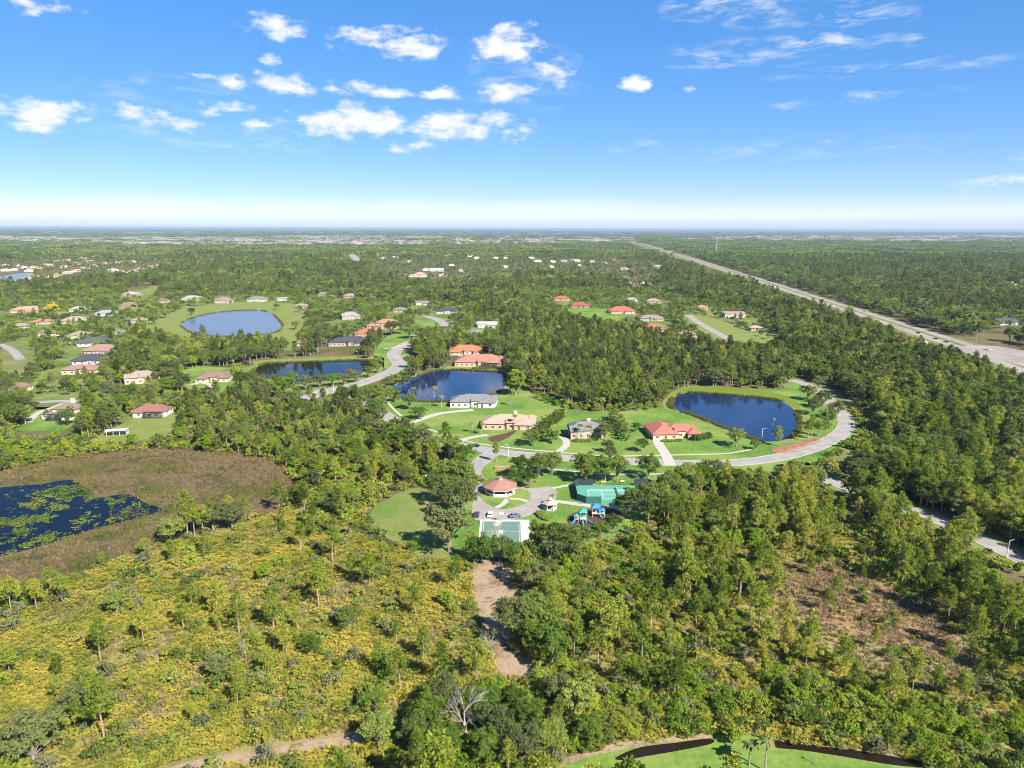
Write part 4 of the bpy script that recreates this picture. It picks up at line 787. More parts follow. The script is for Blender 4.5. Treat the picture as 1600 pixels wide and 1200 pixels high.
HS = [
 ('small tan roof amid palms at the left edge', -517.5, 738.5, 16.1, 'box', TAN, CREAM, 0, None, False),
 ('pale grey roof glimpsed right of the slate roofs', -386.1, 696, 13.9, 'gable', GREY, WALLW, 0, None, False),
 ('grey-brown roof just left of the lake lawn', -417.2, 786.9, 17.1, 'ranch', (.2, .165, .14), STUCCO, 0, None, False),
 ('white and grey house above the tan hip roof, left', -549.4, 894.6, 21.0, 'ranch', (.24, .23, .22), WALLW, 0, None, False),
 ('brown roof in trees below the left edge pole', -322.4, 449.7, 12.5, 'box', BROWN, CREAM, 0, None, False),
 ('tan roof in trees between wide lake and its right lawn houses', -279.6, 938.7, 18.6, 'box', TAN, STUCCO, 0, None, False),
 ('grey roof behind trees left of the curving street top', -142.2, 898.7, 17.8, 'ranch', GREY, STUCCO, 0, None, False),
 ('low house with bright red tile roof beside the round blue pond', 83.8, 347, 26.0, 'ell', (.285, .10, .078), CREAM, 4, None, False),
 ('tall tan stucco house with grey roof, chimney and dark screened pool', 38.6, 347.6, 19.6, 'tall', GREY, (0.397, 0.294, 0.218), 3, (.24, .78, .62, .42, 4.6), True),
 ('wide peach house with pale salmon tile roof and curved mulch bed', -2.3, 363.5, 27.9, 'wide', SALMON, PEACH, -4, (.12, .56, .4, .2, 2.8), True),
 ('white house with pale grey roof on the near bank of pond', -23.7, 411.4, 27.5, 'wide', GREY, WALLW, -3, None, False),
 ('house with orange-red roof and dark pool cage on the pond bank', -25.8, 539.5, 38.6, 'wide', CORAL, STUCCO, -3, (.22, -.09, .32, .17, 2.9), False),
 ('orange roofed house just behind the pond bank pool house', -38.9, 590.2, 30.2, 'ranch', (0.301, 0.109, 0.0576), STUCCO, 5, None, False),
 ('house with coral roof in two tiers above the curving street', -137.1, 747.1, 32.5, 'two', CORAL, PEACH, 8, None, False),
 ('maroon-orange roofed house in front of the two tier coral one', -141.2, 692.7, 29.0, 'ranch', (0.23, 0.0896, 0.0576), STUCCO, 10, None, False),
 ('long dark grey roofed house by the bend of curving street', -147.7, 634.5, 37.0, 'wide', SLATE, BEIGE, 5, None, False),
 ('small pinkish roofed house half hidden in woods above dark pond', -187.4, 633.7, 16.2, 'box', PINKBR, STUCCO, 0, None, False),
 ('big grey roofed gabled house right of the wide blue lake', -187.9, 826.6, 23.9, 'tall', (0.192, 0.179, 0.179), (0.288, 0.256, 0.237), 20, None, False),
 ('dark roofed white house at the far end of curving street', -82.7, 886.5, 27.2, 'ranch', SLATE, WALLW, -5, None, False),
 ('pale grey twin gabled house amid trees right of curving street', -27, 759.5, 23.4, 'gable', (0.243, 0.243, 0.256), WALLW, 0, None, False),
 ('small blue-grey roofed house below the twin gabled pale one', -36, 703.4, 11.5, 'box', (0.128, 0.154, 0.179), WALLW, 0, None, False),
 ('grey and white house in trees above the street end', -124.3, 983, 21.2, 'gable', GREY, WALLW, 0, None, False),
 ('tan hip roofed house alone above the trees, top of neighbourhood', -245.9, 1079.7, 23.3, 'box', TAN, STUCCO, 0, None, False),
 ('tan roofed cream house with arched entry left of dark pond', -254.1, 473.9, 21.9, 'tall', (0.218, 0.173, 0.144), CREAM, 10, None, False),
 ('brown roofed house with circular drive left of dark pond', -207.1, 478.7, 23.0, 'ranch', BROWN, CREAM, 8, None, False),
 ('pinkish brown roofed house nearest of the left row of five', -314.9, 505.6, 24.2, 'wide', PINKBR, CREAM, 6, None, False),
 ('dark slate roofed white house second of the left row', -329.4, 542.4, 27.9, 'box', SLATE, WALLW, 8, None, False),
 ('pink-brown roofed house between two slate roofs on the left', -348.3, 587.7, 29.0, 'box', (0.211, 0.128, 0.115), CREAM, -8, None, False),
 ('slate roofed house behind the pink-brown one on the left', -377.7, 630.1, 27.6, 'box', (0.0576, 0.0608, 0.0704), WALLW, 8, None, False),
 ('tan roofed house farthest of the left row of five', -416.9, 674.6, 20.9, 'ranch', TAN, CREAM, 0, None, False),
 ('tan hip roofed house with cream walls above the left row', -486.3, 779.9, 28.3, 'box', (0.23, 0.186, 0.154), CREAM, 0, None, False),
 ('brown roofed white house with dormer peak at left edge group', -454.4, 686.1, 17.5, 'gable', BROWN, WALLW, 0, None, False),
 ('small orange roofed house in the trees at left', -517.7, 773.8, 16.8, 'ranch', (0.333, 0.141, 0.0768), CREAM, 0, None, False),
 ('long salmon roofed house in the trees near left edge', -603.8, 879.4, 36.5, 'wide', (0.307, 0.173, 0.128), STUCCO, 8, None, False),
 ('blue-grey roofed house left of the wide lake lawn', -490.2, 849.6, 23.0, 'box', (0.192, 0.198, 0.23), WALLW, 0, None, False),
 ('brown and pink two storey house left of the lake lawn', -508, 932.2, 20.2, 'two', PINKBR, (0.352, 0.256, 0.205), 0, None, False),
 ('tan roofed house low in trees above the lake lawn path', -590.9, 1099.1, 23.7, 'box', (0.269, 0.211, 0.179), STUCCO, 0, None, False),
 ('small brown house at the upper left end of lake lawn', -493.9, 1006.1, 14.5, 'box', BROWN, STUCCO, 0, None, False),
 ('pale grey house first along far shore of the wide lake', -468.2, 1034, 27.9, 'ranch', (0.23, 0.211, 0.205), WALLW, 0, None, False),
 ('brown peaked house second along far shore of wide lake', -408.2, 1000, 23.4, 'tall', (0.179, 0.128, 0.115), STUCCO, 0, None, False),
 ('grey roofed house third along far shore of wide lake', -371.2, 1027.9, 25.9, 'ranch', GREY, WALLW, 0, None, False),
 ('white walled house fourth along far shore of wide lake', -336.5, 1038.2, 14.9, 'gable', (0.192, 0.192, 0.205), WALLW, 0, None, False),
 ('grey house right of the lake lawn, behind trees', -294.3, 1109, 19.9, 'box', GREY, BEIGE, 0, None, False),
 ('two storey brown roofed house with white lanai above the marsh', -251.8, 381.2, 20.6, 'two', (0.154, 0.115, 0.0992), WALLW, -4, (-.08, -.08, .34, .15, 2.6, (0.448, 0.448, 0.435)), True),
 ('long brown-red roofed house with white screened porch above marsh', -205.4, 387.2, 19.5, 'box', (0.173, 0.0832, 0.0672), WALLW, 2, (.18, -.07, .5, .14, 2.7, (0.448, 0.448, 0.435)), False),
 ('red tiled house at left end of far red group', 73.3, 1051, 24.6, 'ranch', (0.243, 0.0768, 0.0512), PEACH, 0, None, False),
 ('dark red roofed house at the left of far green lawn', 91.1, 957, 25.9, 'ranch', (0.218, 0.064, 0.0448), (0.32, 0.16, 0.109), 0, None, False),
 ('cream house with large red hip roof on far green lawn', 138.3, 892.4, 33.8, 'box', (0.307, 0.0832, 0.0512), (0.435, 0.346, 0.282), 0, None, False),
 ('grey-brown roofed house right of the large red hip roof', 161.1, 817.7, 28.1, 'wide', (0.173, 0.141, 0.128), STUCCO, 0, None, False),
 ('red roofed house with beige wing among pines', 146.9, 729.7, 27.8, 'ranch', (0.288, 0.0896, 0.0576), (0.384, 0.307, 0.211), 5, None, False),
 ('salmon roofed peach house nearest the far right street', 166.8, 674.5, 22.1, 'two', (0.32, 0.154, 0.115), (0.384, 0.23, 0.166), 5, None, False),
 ('dark roofed house hidden behind the salmon one', 182.4, 659.3, 14.4, 'box', (0.102, 0.0832, 0.0832), BEIGE, 0, None, False),
 ('small grey roofed house above the far red roofs', 176.3, 1044.8, 15.0, 'box', (0.218, 0.211, 0.218), WALLW, 0, None, False),
 ('tan roofed house above the far grey-brown one', 203.1, 1018.5, 22.0, 'ranch', (0.23, 0.16, 0.128), STUCCO, 0, None, False),
 ('white fronted house right of the far street', 269.1, 856.5, 27.9, 'gable', (0.205, 0.141, 0.122), WALLW, 0, None, False),
 ('orange-tan roofed house in trees above the far street', 251.8, 938.5, 15.2, 'box', (0.269, 0.154, 0.102), STUCCO, 0, None, False),
 ('tan house in trees right of white fronted one', 256.8, 741.5, 13.5, 'box', (0.256, 0.192, 0.154), (0.352, 0.256, 0.205), 0, None, False),
 ('white house with slate blue roof right of the highway', 559, 793.9, 30.2, 'gable', (0.0448, 0.0544, 0.0768), WALLW, 12, None, False),
 ('brown roofed house in woods right of highway', 603.5, 940.8, 20.4, 'gable', (0.179, 0.128, 0.102), BEIGE, 0, None, False),
 ('white flat looking building with blue gable beyond highway', 906.5, 1355.2, 31.5, 'gable', (0.352, 0.371, 0.397), WALLW, 0, None, False),
 ('white two storey house at right edge beyond highway', 974.6, 1388.9, 24.8, 'two', WHT, WALLW, 0, None, False),
 ('white walled house in the woods left of highway', 375.9, 644.6, 10.6, 'gable', WHT, WALLW, 0, None, False),
 ('pale long roof glimpsed in woods left of highway', 312.8, 658.1, 15.6, 'box', WHT, WALLW, 0, None, False),
 ('large pink roofed house in the woods at far centre', -206.1, 1554.2, 36.1, 'two', (0.32, 0.205, 0.173), WALLW, 0, None, False),
 ('white house right of the pink roofed one, far centre', -186.4, 1763.9, 37.7, 'gable', WHT, WALLW, 0, None, False),
 ('tiny pale house in woods, left of far centre group', -404.4, 1486.2, 23.9, 'gable', WHT, WALLW, 0, None, False),
 ('brown roofed white house in woods below far lawns', -609.9, 1515.5, 46.0, 'ranch', (0.192, 0.154, 0.141), WALLW, 0, None, False),
 ('curved white walled house among far centre woods', 202.8, 2295.9, 28.6, 'gable', WHT, WALLW, 0, None, False),
 ('orange roofed house among far centre woods', 288.2, 1843.8, 23.0, 'box', (0.288, 0.179, 0.128), WALLW, 0, None, False),
 ('tan roofed house in woods near the highway', 399, 1970.6, 24.6, 'box', (0.256, 0.23, 0.205), WALLW, 0, None, False),
]
for i, (lb, hx, hy, W, sty, rf, wl, rz, cage, ch) in enumerate(HS):
    house(lb, hx, hy, W, sty, rf, wl, rz, cage, ch, detail=hy < 700, clear=.55 if hy < 420 else 1.0)
FAR_GROUPS = [
 ('tiny pale roofed house among far woods left of the highway', 'far houses scattered in the woods', [(-443.5, 2489.4, 16), (-412.7, 2545.2, 14), (-316.8, 2218.6, 14), (-216.1, 1789, 16), (-244.1, 2734, 18), (-156.1, 2679.7, 16), (-124.1, 2513.2, 14), (-106.2, 2947.8, 16), (-57.3, 2518.2, 14), (-23.8, 2520.7, 12), (65.9, 2527.3, 16), (80.1, 2287.7, 18), (126.7, 2248, 16), (161.8, 2293.2, 14), (188.1, 2024.5, 12), (249.5, 2256.1, 14), (279.5, 2176.6, 12), (332.8, 2349.5, 12), (106.8, 1953.8, 14), (-18.3, 1946.6, 12), (-125, 1741.2, 14), (-155.6, 1577.3, 16), (-88, 1301.6, 14), (-79.1, 1463.5, 12), (-170.4, 2003.2, 12), (-650.2, 2282, 14), (-1070.6, 3091.7, 22), (-1069.2, 2936.1, 16), (-719.1, 2695.5, 14), (-810.4, 2462.1, 12), (743.5, 2690.8, 10), (347.2, 1363.7, 14), (219.4, 1328.2, 14), (246.1, 1344.3, 16), (242.9, 1515, 12), (379.8, 1521.2, 12)], [WHT, (0.32, 0.269, 0.23), (0.32, 0.211, 0.166), (0.269, 0.256, 0.256)]),
 ('tiny terracotta or tan roof in the lakeside estate, far left', 'roofs of the far lakeside estate', [(-938, 1342.8, 22), (-980.5, 1442.1, 20), (-967, 1461, 22), (-967.7, 1499.1, 20), (-986.4, 1559.1, 22), (-1008, 1623.9, 24), (-1031.4, 1694.3, 20), (-1074.3, 1797.7, 22), (-1200.4, 1819.1, 20), (-1252.5, 1938.8, 20), (-1358.6, 2149.8, 20), (-1380.1, 2231.8, 20), (-1240.8, 2042.8, 20), (-1410.7, 2367.7, 22), (-1266.5, 2155.8, 22), (-1455.9, 2520.1, 20), (-1564.9, 2753, 22), (-1686.9, 3116.4, 24), (-1529.4, 2895, 22), (-961.2, 1723.3, 22), (-900.2, 1652.5, 24), (-903.4, 1700.9, 22), (-920.2, 1778.4, 20), (-953.4, 1892.7, 20), (-958.9, 1956.3, 18), (-986.5, 2058.7, 16), (-1117.7, 1914.5, 18), (-1158.2, 2047.9, 18), (-1162.4, 2123, 18), (-1146.1, 2163.8, 16), (-1173.1, 1880.1, 16), (-1138.1, 1688.8, 20)], [(0.307, 0.173, 0.122), (0.32, 0.23, 0.186), (0.269, 0.205, 0.173), (0.32, 0.192, 0.128), WHT]),
 ('tiny white lakefront house, far left edge', 'white houses on the far lake shore', [(-1211.7, 1710.1, 16), (-1205.3, 1736.3, 14), (-1234.7, 1817.2, 16), (-1231.4, 1846.5, 14), (-1331.6, 2037.1, 14), (-1327.2, 1934.3, 14), (-1368.5, 1931.9, 14)], [WHT, (0.256, 0.192, 0.166)]),
 ('tiny pale roofed house in woods right of the highway', 'far houses right of the highway', [(1974.7, 3054, 14), (2094.4, 2992.3, 16), (2415.1, 3419.2, 14), (2556.2, 3728.7, 12), (1978.6, 4146.3, 10)], [WHT, (0.32, 0.288, 0.256)]),
]
_rr = random.Random(3)
for lb, grp, pts, cols in FAR_GROUPS:
    for (x, y, w) in pts:
        o = empty('house', (x, y, 0), _rr.uniform(-.5, .5)); tag(o, lb, 'house', grp); W = max(14, min(34, w * y / 1110 * .62))
        a, b = MB(), MB(); a.box(0, 6, 0, W, 11, 3.4); a.box(-W * .25, 0, 0, W * .36, 5, 3.2); b.hip(0, 6, W, 11, 3.4, .45, .6); b.hip(-W * .25, 0, W * .36, 5, 3.25, .45, .5, 'gable')
        wc = _rr.choice([WALLW, WALLW, CREAM, (.6, .5, .45)])
        a.build('wall', plain('wall_%.2f_%.2f_%.2f' % wc, wc, .85, .05, .8), o); b.build('roof', tiled_roof(_rr.choice(cols)), o)
        for k in range(2):
            wo = obj('window', WIN_FRAME, o, (W * (.05 + .22 * k), .48, 1.0))
        cl = .085 * y; HOUSE_CLEAR.append([(x - W * .6, y - cl), (x + W * .6, y - cl), (x + W * .6, y + 16), (x - W * .6, y + 16)])
# open metal shed by the marsh
x, y = -203.1, 350.6; o = empty('open_shed', (x, y, 0), R(14)); tag(o, 'grey metal roofed open shed on the lawn above the marsh', 'shed')
b = MB(); b.hip(0, 2, 9.5, 4, 2.6, .2, .4, 'gable'); b.build('roof', plain('tin_roof', (.42, .45, .5), .4, .05, metal=.3), o)
for px in (-4.6, -1.5, 1.5, 4.6):
    for py in (.1, 3.9): MB().box(px, py, 0, .18, .18, 2.62).build('post', WHITE, o)
MB().box(0, 3.7, 0, 9.2, .12, 2.4).build('back_wall', plain('tin_wall', (.45, .47, .5), .5, .05), o)
HOUSE_CLEAR.append([(x - 9, y - 14), (x + 9, y - 14), (x + 12, y + 8), (x - 8, y + 8)])

# ------------------------------------------------------------------ park
CLAY = tiled_roof((.22, .115, .092))
x, y = -4.7, 265.7; y += 7; o = empty('pavilion', (x, y, 0)); tag(o, 'octagonal park pavilion with brick red roof and white cupola', 'pavilion')
MB().prism(8, 0, 0, 6.6, 0, 6.6, .22, R(22.5)).build('floor_slab', WALK, o)
rb = MB(); rb.prism(8, 0, 0, 7.4, 3.0, 7.35, 3.25, R(22.5)); rb.prism(8, 0, 0, 7.35, 3.25, 1.0, 5.7, R(22.5)); ro = rb.build('roof', CLAY, o)
cb = MB(); cb.prism(8, 0, 0, .95, 5.6, .95, 6.3, R(22.5)); cp = cb.build('cupola', WHITE, ro)
MB().prism(8, 0, 0, 1.3, 6.3, .1, 6.9, R(22.5)).build('cap', CLAY, ro)
MB().prism(8, 0, 0, 7.3, 2.72, 7.3, 2.98, R(22.5)).build('fascia', WHITE, o)
for k in range(8):
    a = R(22.5 + 45 * k); MB().box(6.1 * math.cos(a), 6.1 * math.sin(a), .22, .45, .45, 2.5, a).build('column', WHITE, o)
    if k in (0, 1, 2, 3, 4, 5):
        a2 = a + R(22.5); pn = MB(); pn.box(5.66 * math.cos(a2), 5.66 * math.sin(a2), .22, .1, 4.1, 1.0, a2); pn.build('low_wall', plain('louvre_panel', (.6, .57, .52), .6, .05), o)
tb = MB()
for (tx, ty) in ((-2.2, -1.5), (2.2, -1.5), (0, 2)): tb = MB(); tb.box(tx, ty, .9, 2.0, .9, .08); tb.box(tx, ty, .22, .5, .5, .7); tb.box(tx, ty - .9, .6, 2, .35, .06); tb.box(tx, ty + .9, .6, 2, .35, .06); t_ = tb.build('picnic_table', plain('table_wood', (.25, .17, .1)), None, loc=(x, y, 0)); tag(t_, 'wooden picnic table in the shade of octagonal pavilion', 'table', 'picnic tables under the pavilion')
x, y = 14.7, 252.2; y += 3; o = empty('gazebo', (x, y, 0)); tag(o, 'small hexagonal gazebo with pale pink roof near playground', 'gazebo')
MB().prism(6, 0, 0, 2.7, 0, 2.7, .2).build('floor_slab', WALK, o)
rb = MB(); rb.prism(6, 0, 0, 3.1, 2.5, .9, 3.6); rb.prism(6, 0, 0, .8, 3.6, .8, 4.0); rb.prism(6, 0, 0, 1.1, 4.0, .08, 4.8); rb.build('roof', tiled_roof((.36, .24, .2)), o)
for k in range(6): a = R(60 * k); MB().box(2.45 * math.cos(a), 2.45 * math.sin(a), .2, .2, .2, 2.35, a).build('column', WHITE, o)
for k in (1, 2, 3, 5): a = R(60 * k + 30); MB().box(2.1 * math.cos(a), 2.1 * math.sin(a), .3, .06, 2.1, .75, a).build('railing', WHITE, o)
# tennis court
TEAL = plain('court_acrylic', (.07, .215, .165), .7, .06, .5); TEAL2 = plain('court_dark_acrylic', (.09, .145, .12), .7, .06, .5)
x0, y0 = 25.9, 260.6; Lc, Wc = 34.0, 20.0
o = empty('tennis_court', (x0, y0, 0), R(0)); tag(o, 'teal tennis court with corner windscreens beside the park walk', 'tennis court')
MB().box(Lc / 2, Wc / 2, 0, Lc, Wc, .10).build('slab', TEAL, o)
MB().box(Lc / 2, Wc / 2, .10, 23.8, 11.0, .006).build('playing_area', plain('court_inner', (.085, .25, .2), .7, .06, .5), o)
ln = MB(); cx, cy = Lc / 2, Wc / 2
for dx in (-11.9, 11.9, -6.4, 6.4): ln.box(cx + dx, cy, .108, .16, 11 if abs(dx) > 7 else 8.2, .006)
for dy in (-5.5, 5.5, -4.1, 4.1): ln.box(cx, cy + dy, .112, 23.8, .16, .006)
ln.box(cx, cy, .116, 12.8, .14, .006); ln.build('court_lines', WHITE, o)
nb_ = MB(); nb_.box(cx, cy, .18, .05, 12.8, .85); nt_ = nb_.build('net', SCREEN, o); MB().box(cx, cy, 1.03, .09, 12.8, .08).build('net_band', WHITE, nt_)
for dy in (-6.4, 6.4): MB().box(cx, cy + dy, .1, .12, .12, 1.1).build('net_post', DARK, o)
FEN = plain('fence_green', (.03, .09, .075), .6, .05); WSC = plain('windscreen_fabric', (.02, .085, .075), .85, .08)
ring = [(3, 0), (0, 3), (0, Wc - 2), (2, Wc), (Lc - 3, Wc), (Lc, Wc - 3), (Lc, 3), (Lc - 3, 0)]
fp = MB()
for i, (a, b) in enumerate(zip(ring, ring[1:] + ring[:1])):
    d = math.dist(a, b); n = max(1, round(d / 3))
    for k in range(n):
        p = (a[0] + (b[0] - a[0]) * k / n, a[1] + (b[1] - a[1]) * k / n); MB().tube([(p[0], p[1], 0), (p[0], p[1], 3.0)], .05, 5).build('fence_post', FEN, o)
    fp.tube([(a[0], a[1], 2.97), (b[0], b[1], 2.97)], .04, 4)
fp.build('fence_rail', FEN, o)
def screen_panel(a, b, mat=WSC):
    d = math.dist(a, b); MB().box((a[0] + b[0]) / 2, (a[1] + b[1]) / 2, .12, d - .1, .03, 2.8, math.atan2(b[1] - a[1], b[0] - a[0])).build('windscreen', mat, o)
for a, b in (((3, 0), (0, 3)), ((3, 0), (9, 0)), ((0, 3), (0, 9)), ((0, 9), (0, Wc - 2)), ((0, Wc - 2), (2, Wc)), ((2, Wc), (8, Wc)), ((Lc - 9, Wc), (Lc - 3, Wc)), ((Lc - 3, Wc), (Lc, Wc - 3))): screen_panel(a, b, WSC if a[1] < 8 else plain('windscreen_dark', (.02, .035, .045), .85, .08))
# basketball court
x0, y0 = -11.5, 223.2; o = empty('basketball_court', (x0, y0, 0)); tag(o, 'dull green basketball court in white concrete apron, nearest the sand track', 'basketball court')
W2, D2 = 18.0, 21.5
MB().box(W2 / 2, D2 / 2, 0, W2, D2, .09).build('concrete_apron', plain('apron_concrete', (.36, .33, .3), .85, .08, .7), o)
MB().box(W2 / 2 - 1.2, D2 / 2 + .5, .09, W2 - 4.2, D2 - 4.0, .008).build('playing_area', TEAL2, o)
ln = MB(); cx, cy, w, d = W2 / 2 - 1.2, D2 / 2 + .5, W2 - 5.2, D2 - 5
for s in (-1, 1): ln.box(cx + s * w / 2, cy, .099, .1, d, .005); ln.box(cx, cy + s * d / 2, .101, w, .1, .005)
ln.box(cx, cy, .103, w, .1, .005); ln.build('court_lines', WHITE, o)
for s in (-1, 1):
    h_ = empty('basketball_hoop', (x0 + cx, y0 + cy + s * (d / 2 + .9), 0), 0 if s < 0 else R(180)); tag(h_, 'basketball hoop on a grey post at %s end of green court' % ('near' if s < 0 else 'far'), 'hoop', 'basketball hoops')
    MB().tube([(0, 0, 0), (0, 0, 2.9), (0, 1.0, 3.3)], .09, 6).build('post', METAL, h_); MB().box(0, 1.05, 2.9, 1.7, .05, 1.1).build('backboard', WHITE, h_)
    MB().prism(10, 0, 1.4, .25, 3.03, .25, 3.07).build('rim', plain('rim_orange', (.6, .12, .03)), h_)
# playground
sheet('play_mulch', [(20.3, 243.3), (22.5, 250.4), (30.8, 255.5), (40.4, 254.3), (41.3, 248.8), (36.5, 243.4), (31.2, 238.2), (24, 234.9)], .07, G_MULCH)
def play(x, y, rz, col, label, s, roofs, slides):
    o = empty('play_structure', (x, y, 0), rz); tag(o, label, 'play structure'); P_ = plain('play_%.2f_%.2f' % col[:2], col, .45, .04); PB = plain('play_posts', (.45, .36, .27), .5, .05); SL = plain('play_slide', (.02, .22, .32), .35, .04)
    for (a, b, w, h) in roofs:
        for q in ((-1, -1), (1, -1), (1, 1), (-1, 1)): MB().box(a + q[0] * w * .4, b + q[1] * w * .4, 0, .13, .13, h).build('post', PB, o)
        r_ = MB(); r_.prism(4, a, b, w * .78, h, .12, h + w * .42, R(45)); r_.build('roof', P_, o)
        MB().box(a, b, 1.3, w * .85, w * .85, .1).build('deck', PB, o)
        MB().box(a, b + w * .42, 1.4, w * .8, .06, .7).build('panel', P_, o)
    for (a, b, an, ln_) in slides:
        c, sn = math.cos(an), math.sin(an); v = []; 
        for (t_, z_) in ((0, 1.45), (.35, 1.0), (.8, .3), (1, .25)):
            for u_, dz in ((-.32, .25), (-.3, 0), (.3, 0), (.32, .25)): v.append((a + c * ln_ * t_ - sn * u_, b + sn * ln_ * t_ + c * u_, z_ + dz))
        f = [(4 * i + k, 4 * i + k + 1, 4 * i + 5 + k, 4 * i + 4 + k) for i in range(3) for k in range(3)]
        MB().add(v, f).build('slide', SL, o)
    return o
x, y = 26.1, 242.2; play(x, y, 0, (.02, .28, .28), 'play structure with turquoise pyramid roof and blue slides', 1, [(0, 1, 2.8, 4.0), (-2.4, .6, 1.8, 2.6)], [(-.2, -.2, R(-88), 4.0), (-2.6, -.2, R(-140), 2.6), (1.2, .6, R(-40), 3.6)])
x, y = 31.3, 247.5; play(x, y, 0, (.02, .16, .38), 'play structure with dark blue roof behind the turquoise one', 1, [(0, 1, 3.2, 3.8), (2.5, .8, 1.9, 2.6)], [(1.2, 0, R(-60), 2.6)])
# entrance sign wall, utility box, posts
x, y = -3.6, 300.1; o = empty('entrance_sign', (x, y, 0), R(-8)); tag(o, 'low brick entrance wall sign on the park island lawn', 'sign'); BR = plain('brick_red', (.34, .16, .12), .9, .15, 4)
MB().box(0, 0, 0, 6, .5, 1.3).build('wall', BR, o); MB().box(0, 0, 1.3, 6.3, .7, .14).build('coping', WALK, o)
for s in (-1, 1): MB().box(s * 3.35, 0, 0, .7, .7, 1.8).build('pillar', BR, o)
x, y = -35.4, 285.1; o = empty('utility_cabinet', (x, y, 0)); tag(o, 'teal and white utility cabinet at the wood edge', 'cabinet'); MB().box(0, 0, 0, 2.2, 2, 2.4).build('body', plain('cabinet_teal', (.05, .3, .34), .5), o); MB().hip(0, 0, 2.2, 2, 2.4, .2, .12).build('roof', WHITE, o)
def lamp(x, y, h, rz, label, name='street_lamp', cat='street lamp'):
    o = empty(name, (x, y, 0), rz); tag(o, label, cat); MB().tube([(0, 0, 0), (0, 0, h * .6), (0, 0, h)], [.14, .11, .08], 8).build('pole', WHITE, o)
    MB().tube([(0, 0, h - .1), (.7, 0, h + .15), (1.5, 0, h + .2)], .06, 5).build('arm', WHITE, o); MB().box(1.8, 0, h + .1, .8, .3, .16).build('lamp_head', METAL, o)
lamp(126.1, 344.1, 6.8, 0, 'white street lamp on the near bank of round pond')
lamp(-1.7, 317.2, 6.2, R(180), 'white street lamp beside the park entrance junction')
lamp(162, 214.8, 6.0, R(20), 'white street lamp by the street at the right edge')
lamp(-11.8, 277.8, 4.0, 0, 'short white lamp post left of octagonal pavilion')
lamp(-350.4, 476.6, 7.0, 0, 'grey pole among trees at the far left edge', 'utility_pole', 'pole')
lamp(-116.7, 452.6, 6.5, 0, 'white lamp post at the junction below dark pond')
x, y = 60.9, 123; o = empty('lawn_post', (x, y, 0)); tag(o, 'short thin grey post standing on front lawn', 'post'); MB().tube([(0, 0, 0), (0, 0, 1.9)], .07, 6).build('pole', METAL, o); MB().box(0, 0, 1.9, .3, .3, .3).build('cap', METAL, o)
x, y = 428.2, 649.3; o = empty('signal_mast', (x, y, 0)); tag(o, 'tall signal mast at the highway junction', 'mast'); MB().tube([(0, 0, 0), (0, 0, 15)], [.3, .2], 6).build('pole', METAL, o); MB().tube([(0, 0, 7), (-9, 3, 7.6)], .14, 5).build('arm', METAL, o)
for k in (5, 8): MB().box(-k, k / 3, 6.3, .4, .4, 1.1).build('signal_head', DARK, o)
x, y = 855.7, 3031.6; o = empty('radio_tower', (x, y, 0)); tag(o, 'thin lattice radio tower above woods right of highway', 'tower')
lg = []
for k in range(3): a = R(120 * k); MB().tube([(1.6 * math.cos(a), 1.6 * math.sin(a), 0), (.9 * math.cos(a), .9 * math.sin(a), 72)], .32, 4).build('leg', WHITE, o)
br = MB()
for z in range(2, 70, 5):
    for k in range(3): a, b2 = R(120 * k), R(120 * k + 120); br.tube([(1.4 * math.cos(a), 1.4 * math.sin(a), z), (1.4 * math.cos(b2), 1.4 * math.sin(b2), z + 5)], .16, 3)
br.build('bracing', METAL, o); MB().tube([(0, 0, 70), (0, 0, 80)], .2, 4).build('antenna', WHITE, o)
# benches on the grass strip beside the tennis court
for k, (x, y) in enumerate([(38.7, 283.5), (46.7, 284.3)]):
    o = empty('park_bench', (x, y, 0), R(8)); tag(o, 'tan park bench under street trees, %s of two' % ('left' if k == 0 else 'right'), 'bench', 'benches behind the tennis court'); WD = plain('bench_wood', (.5, .33, .2))
    MB().box(0, 0, .42, 1.9, .5, .08).build('seat', WD, o); MB().box(0, .28, .55, 1.9, .08, .45).build('backrest', WD, o)
    for s in (-.75, .75): MB().box(s, .05, 0, .1, .5, .42).build('leg', DARK, o)

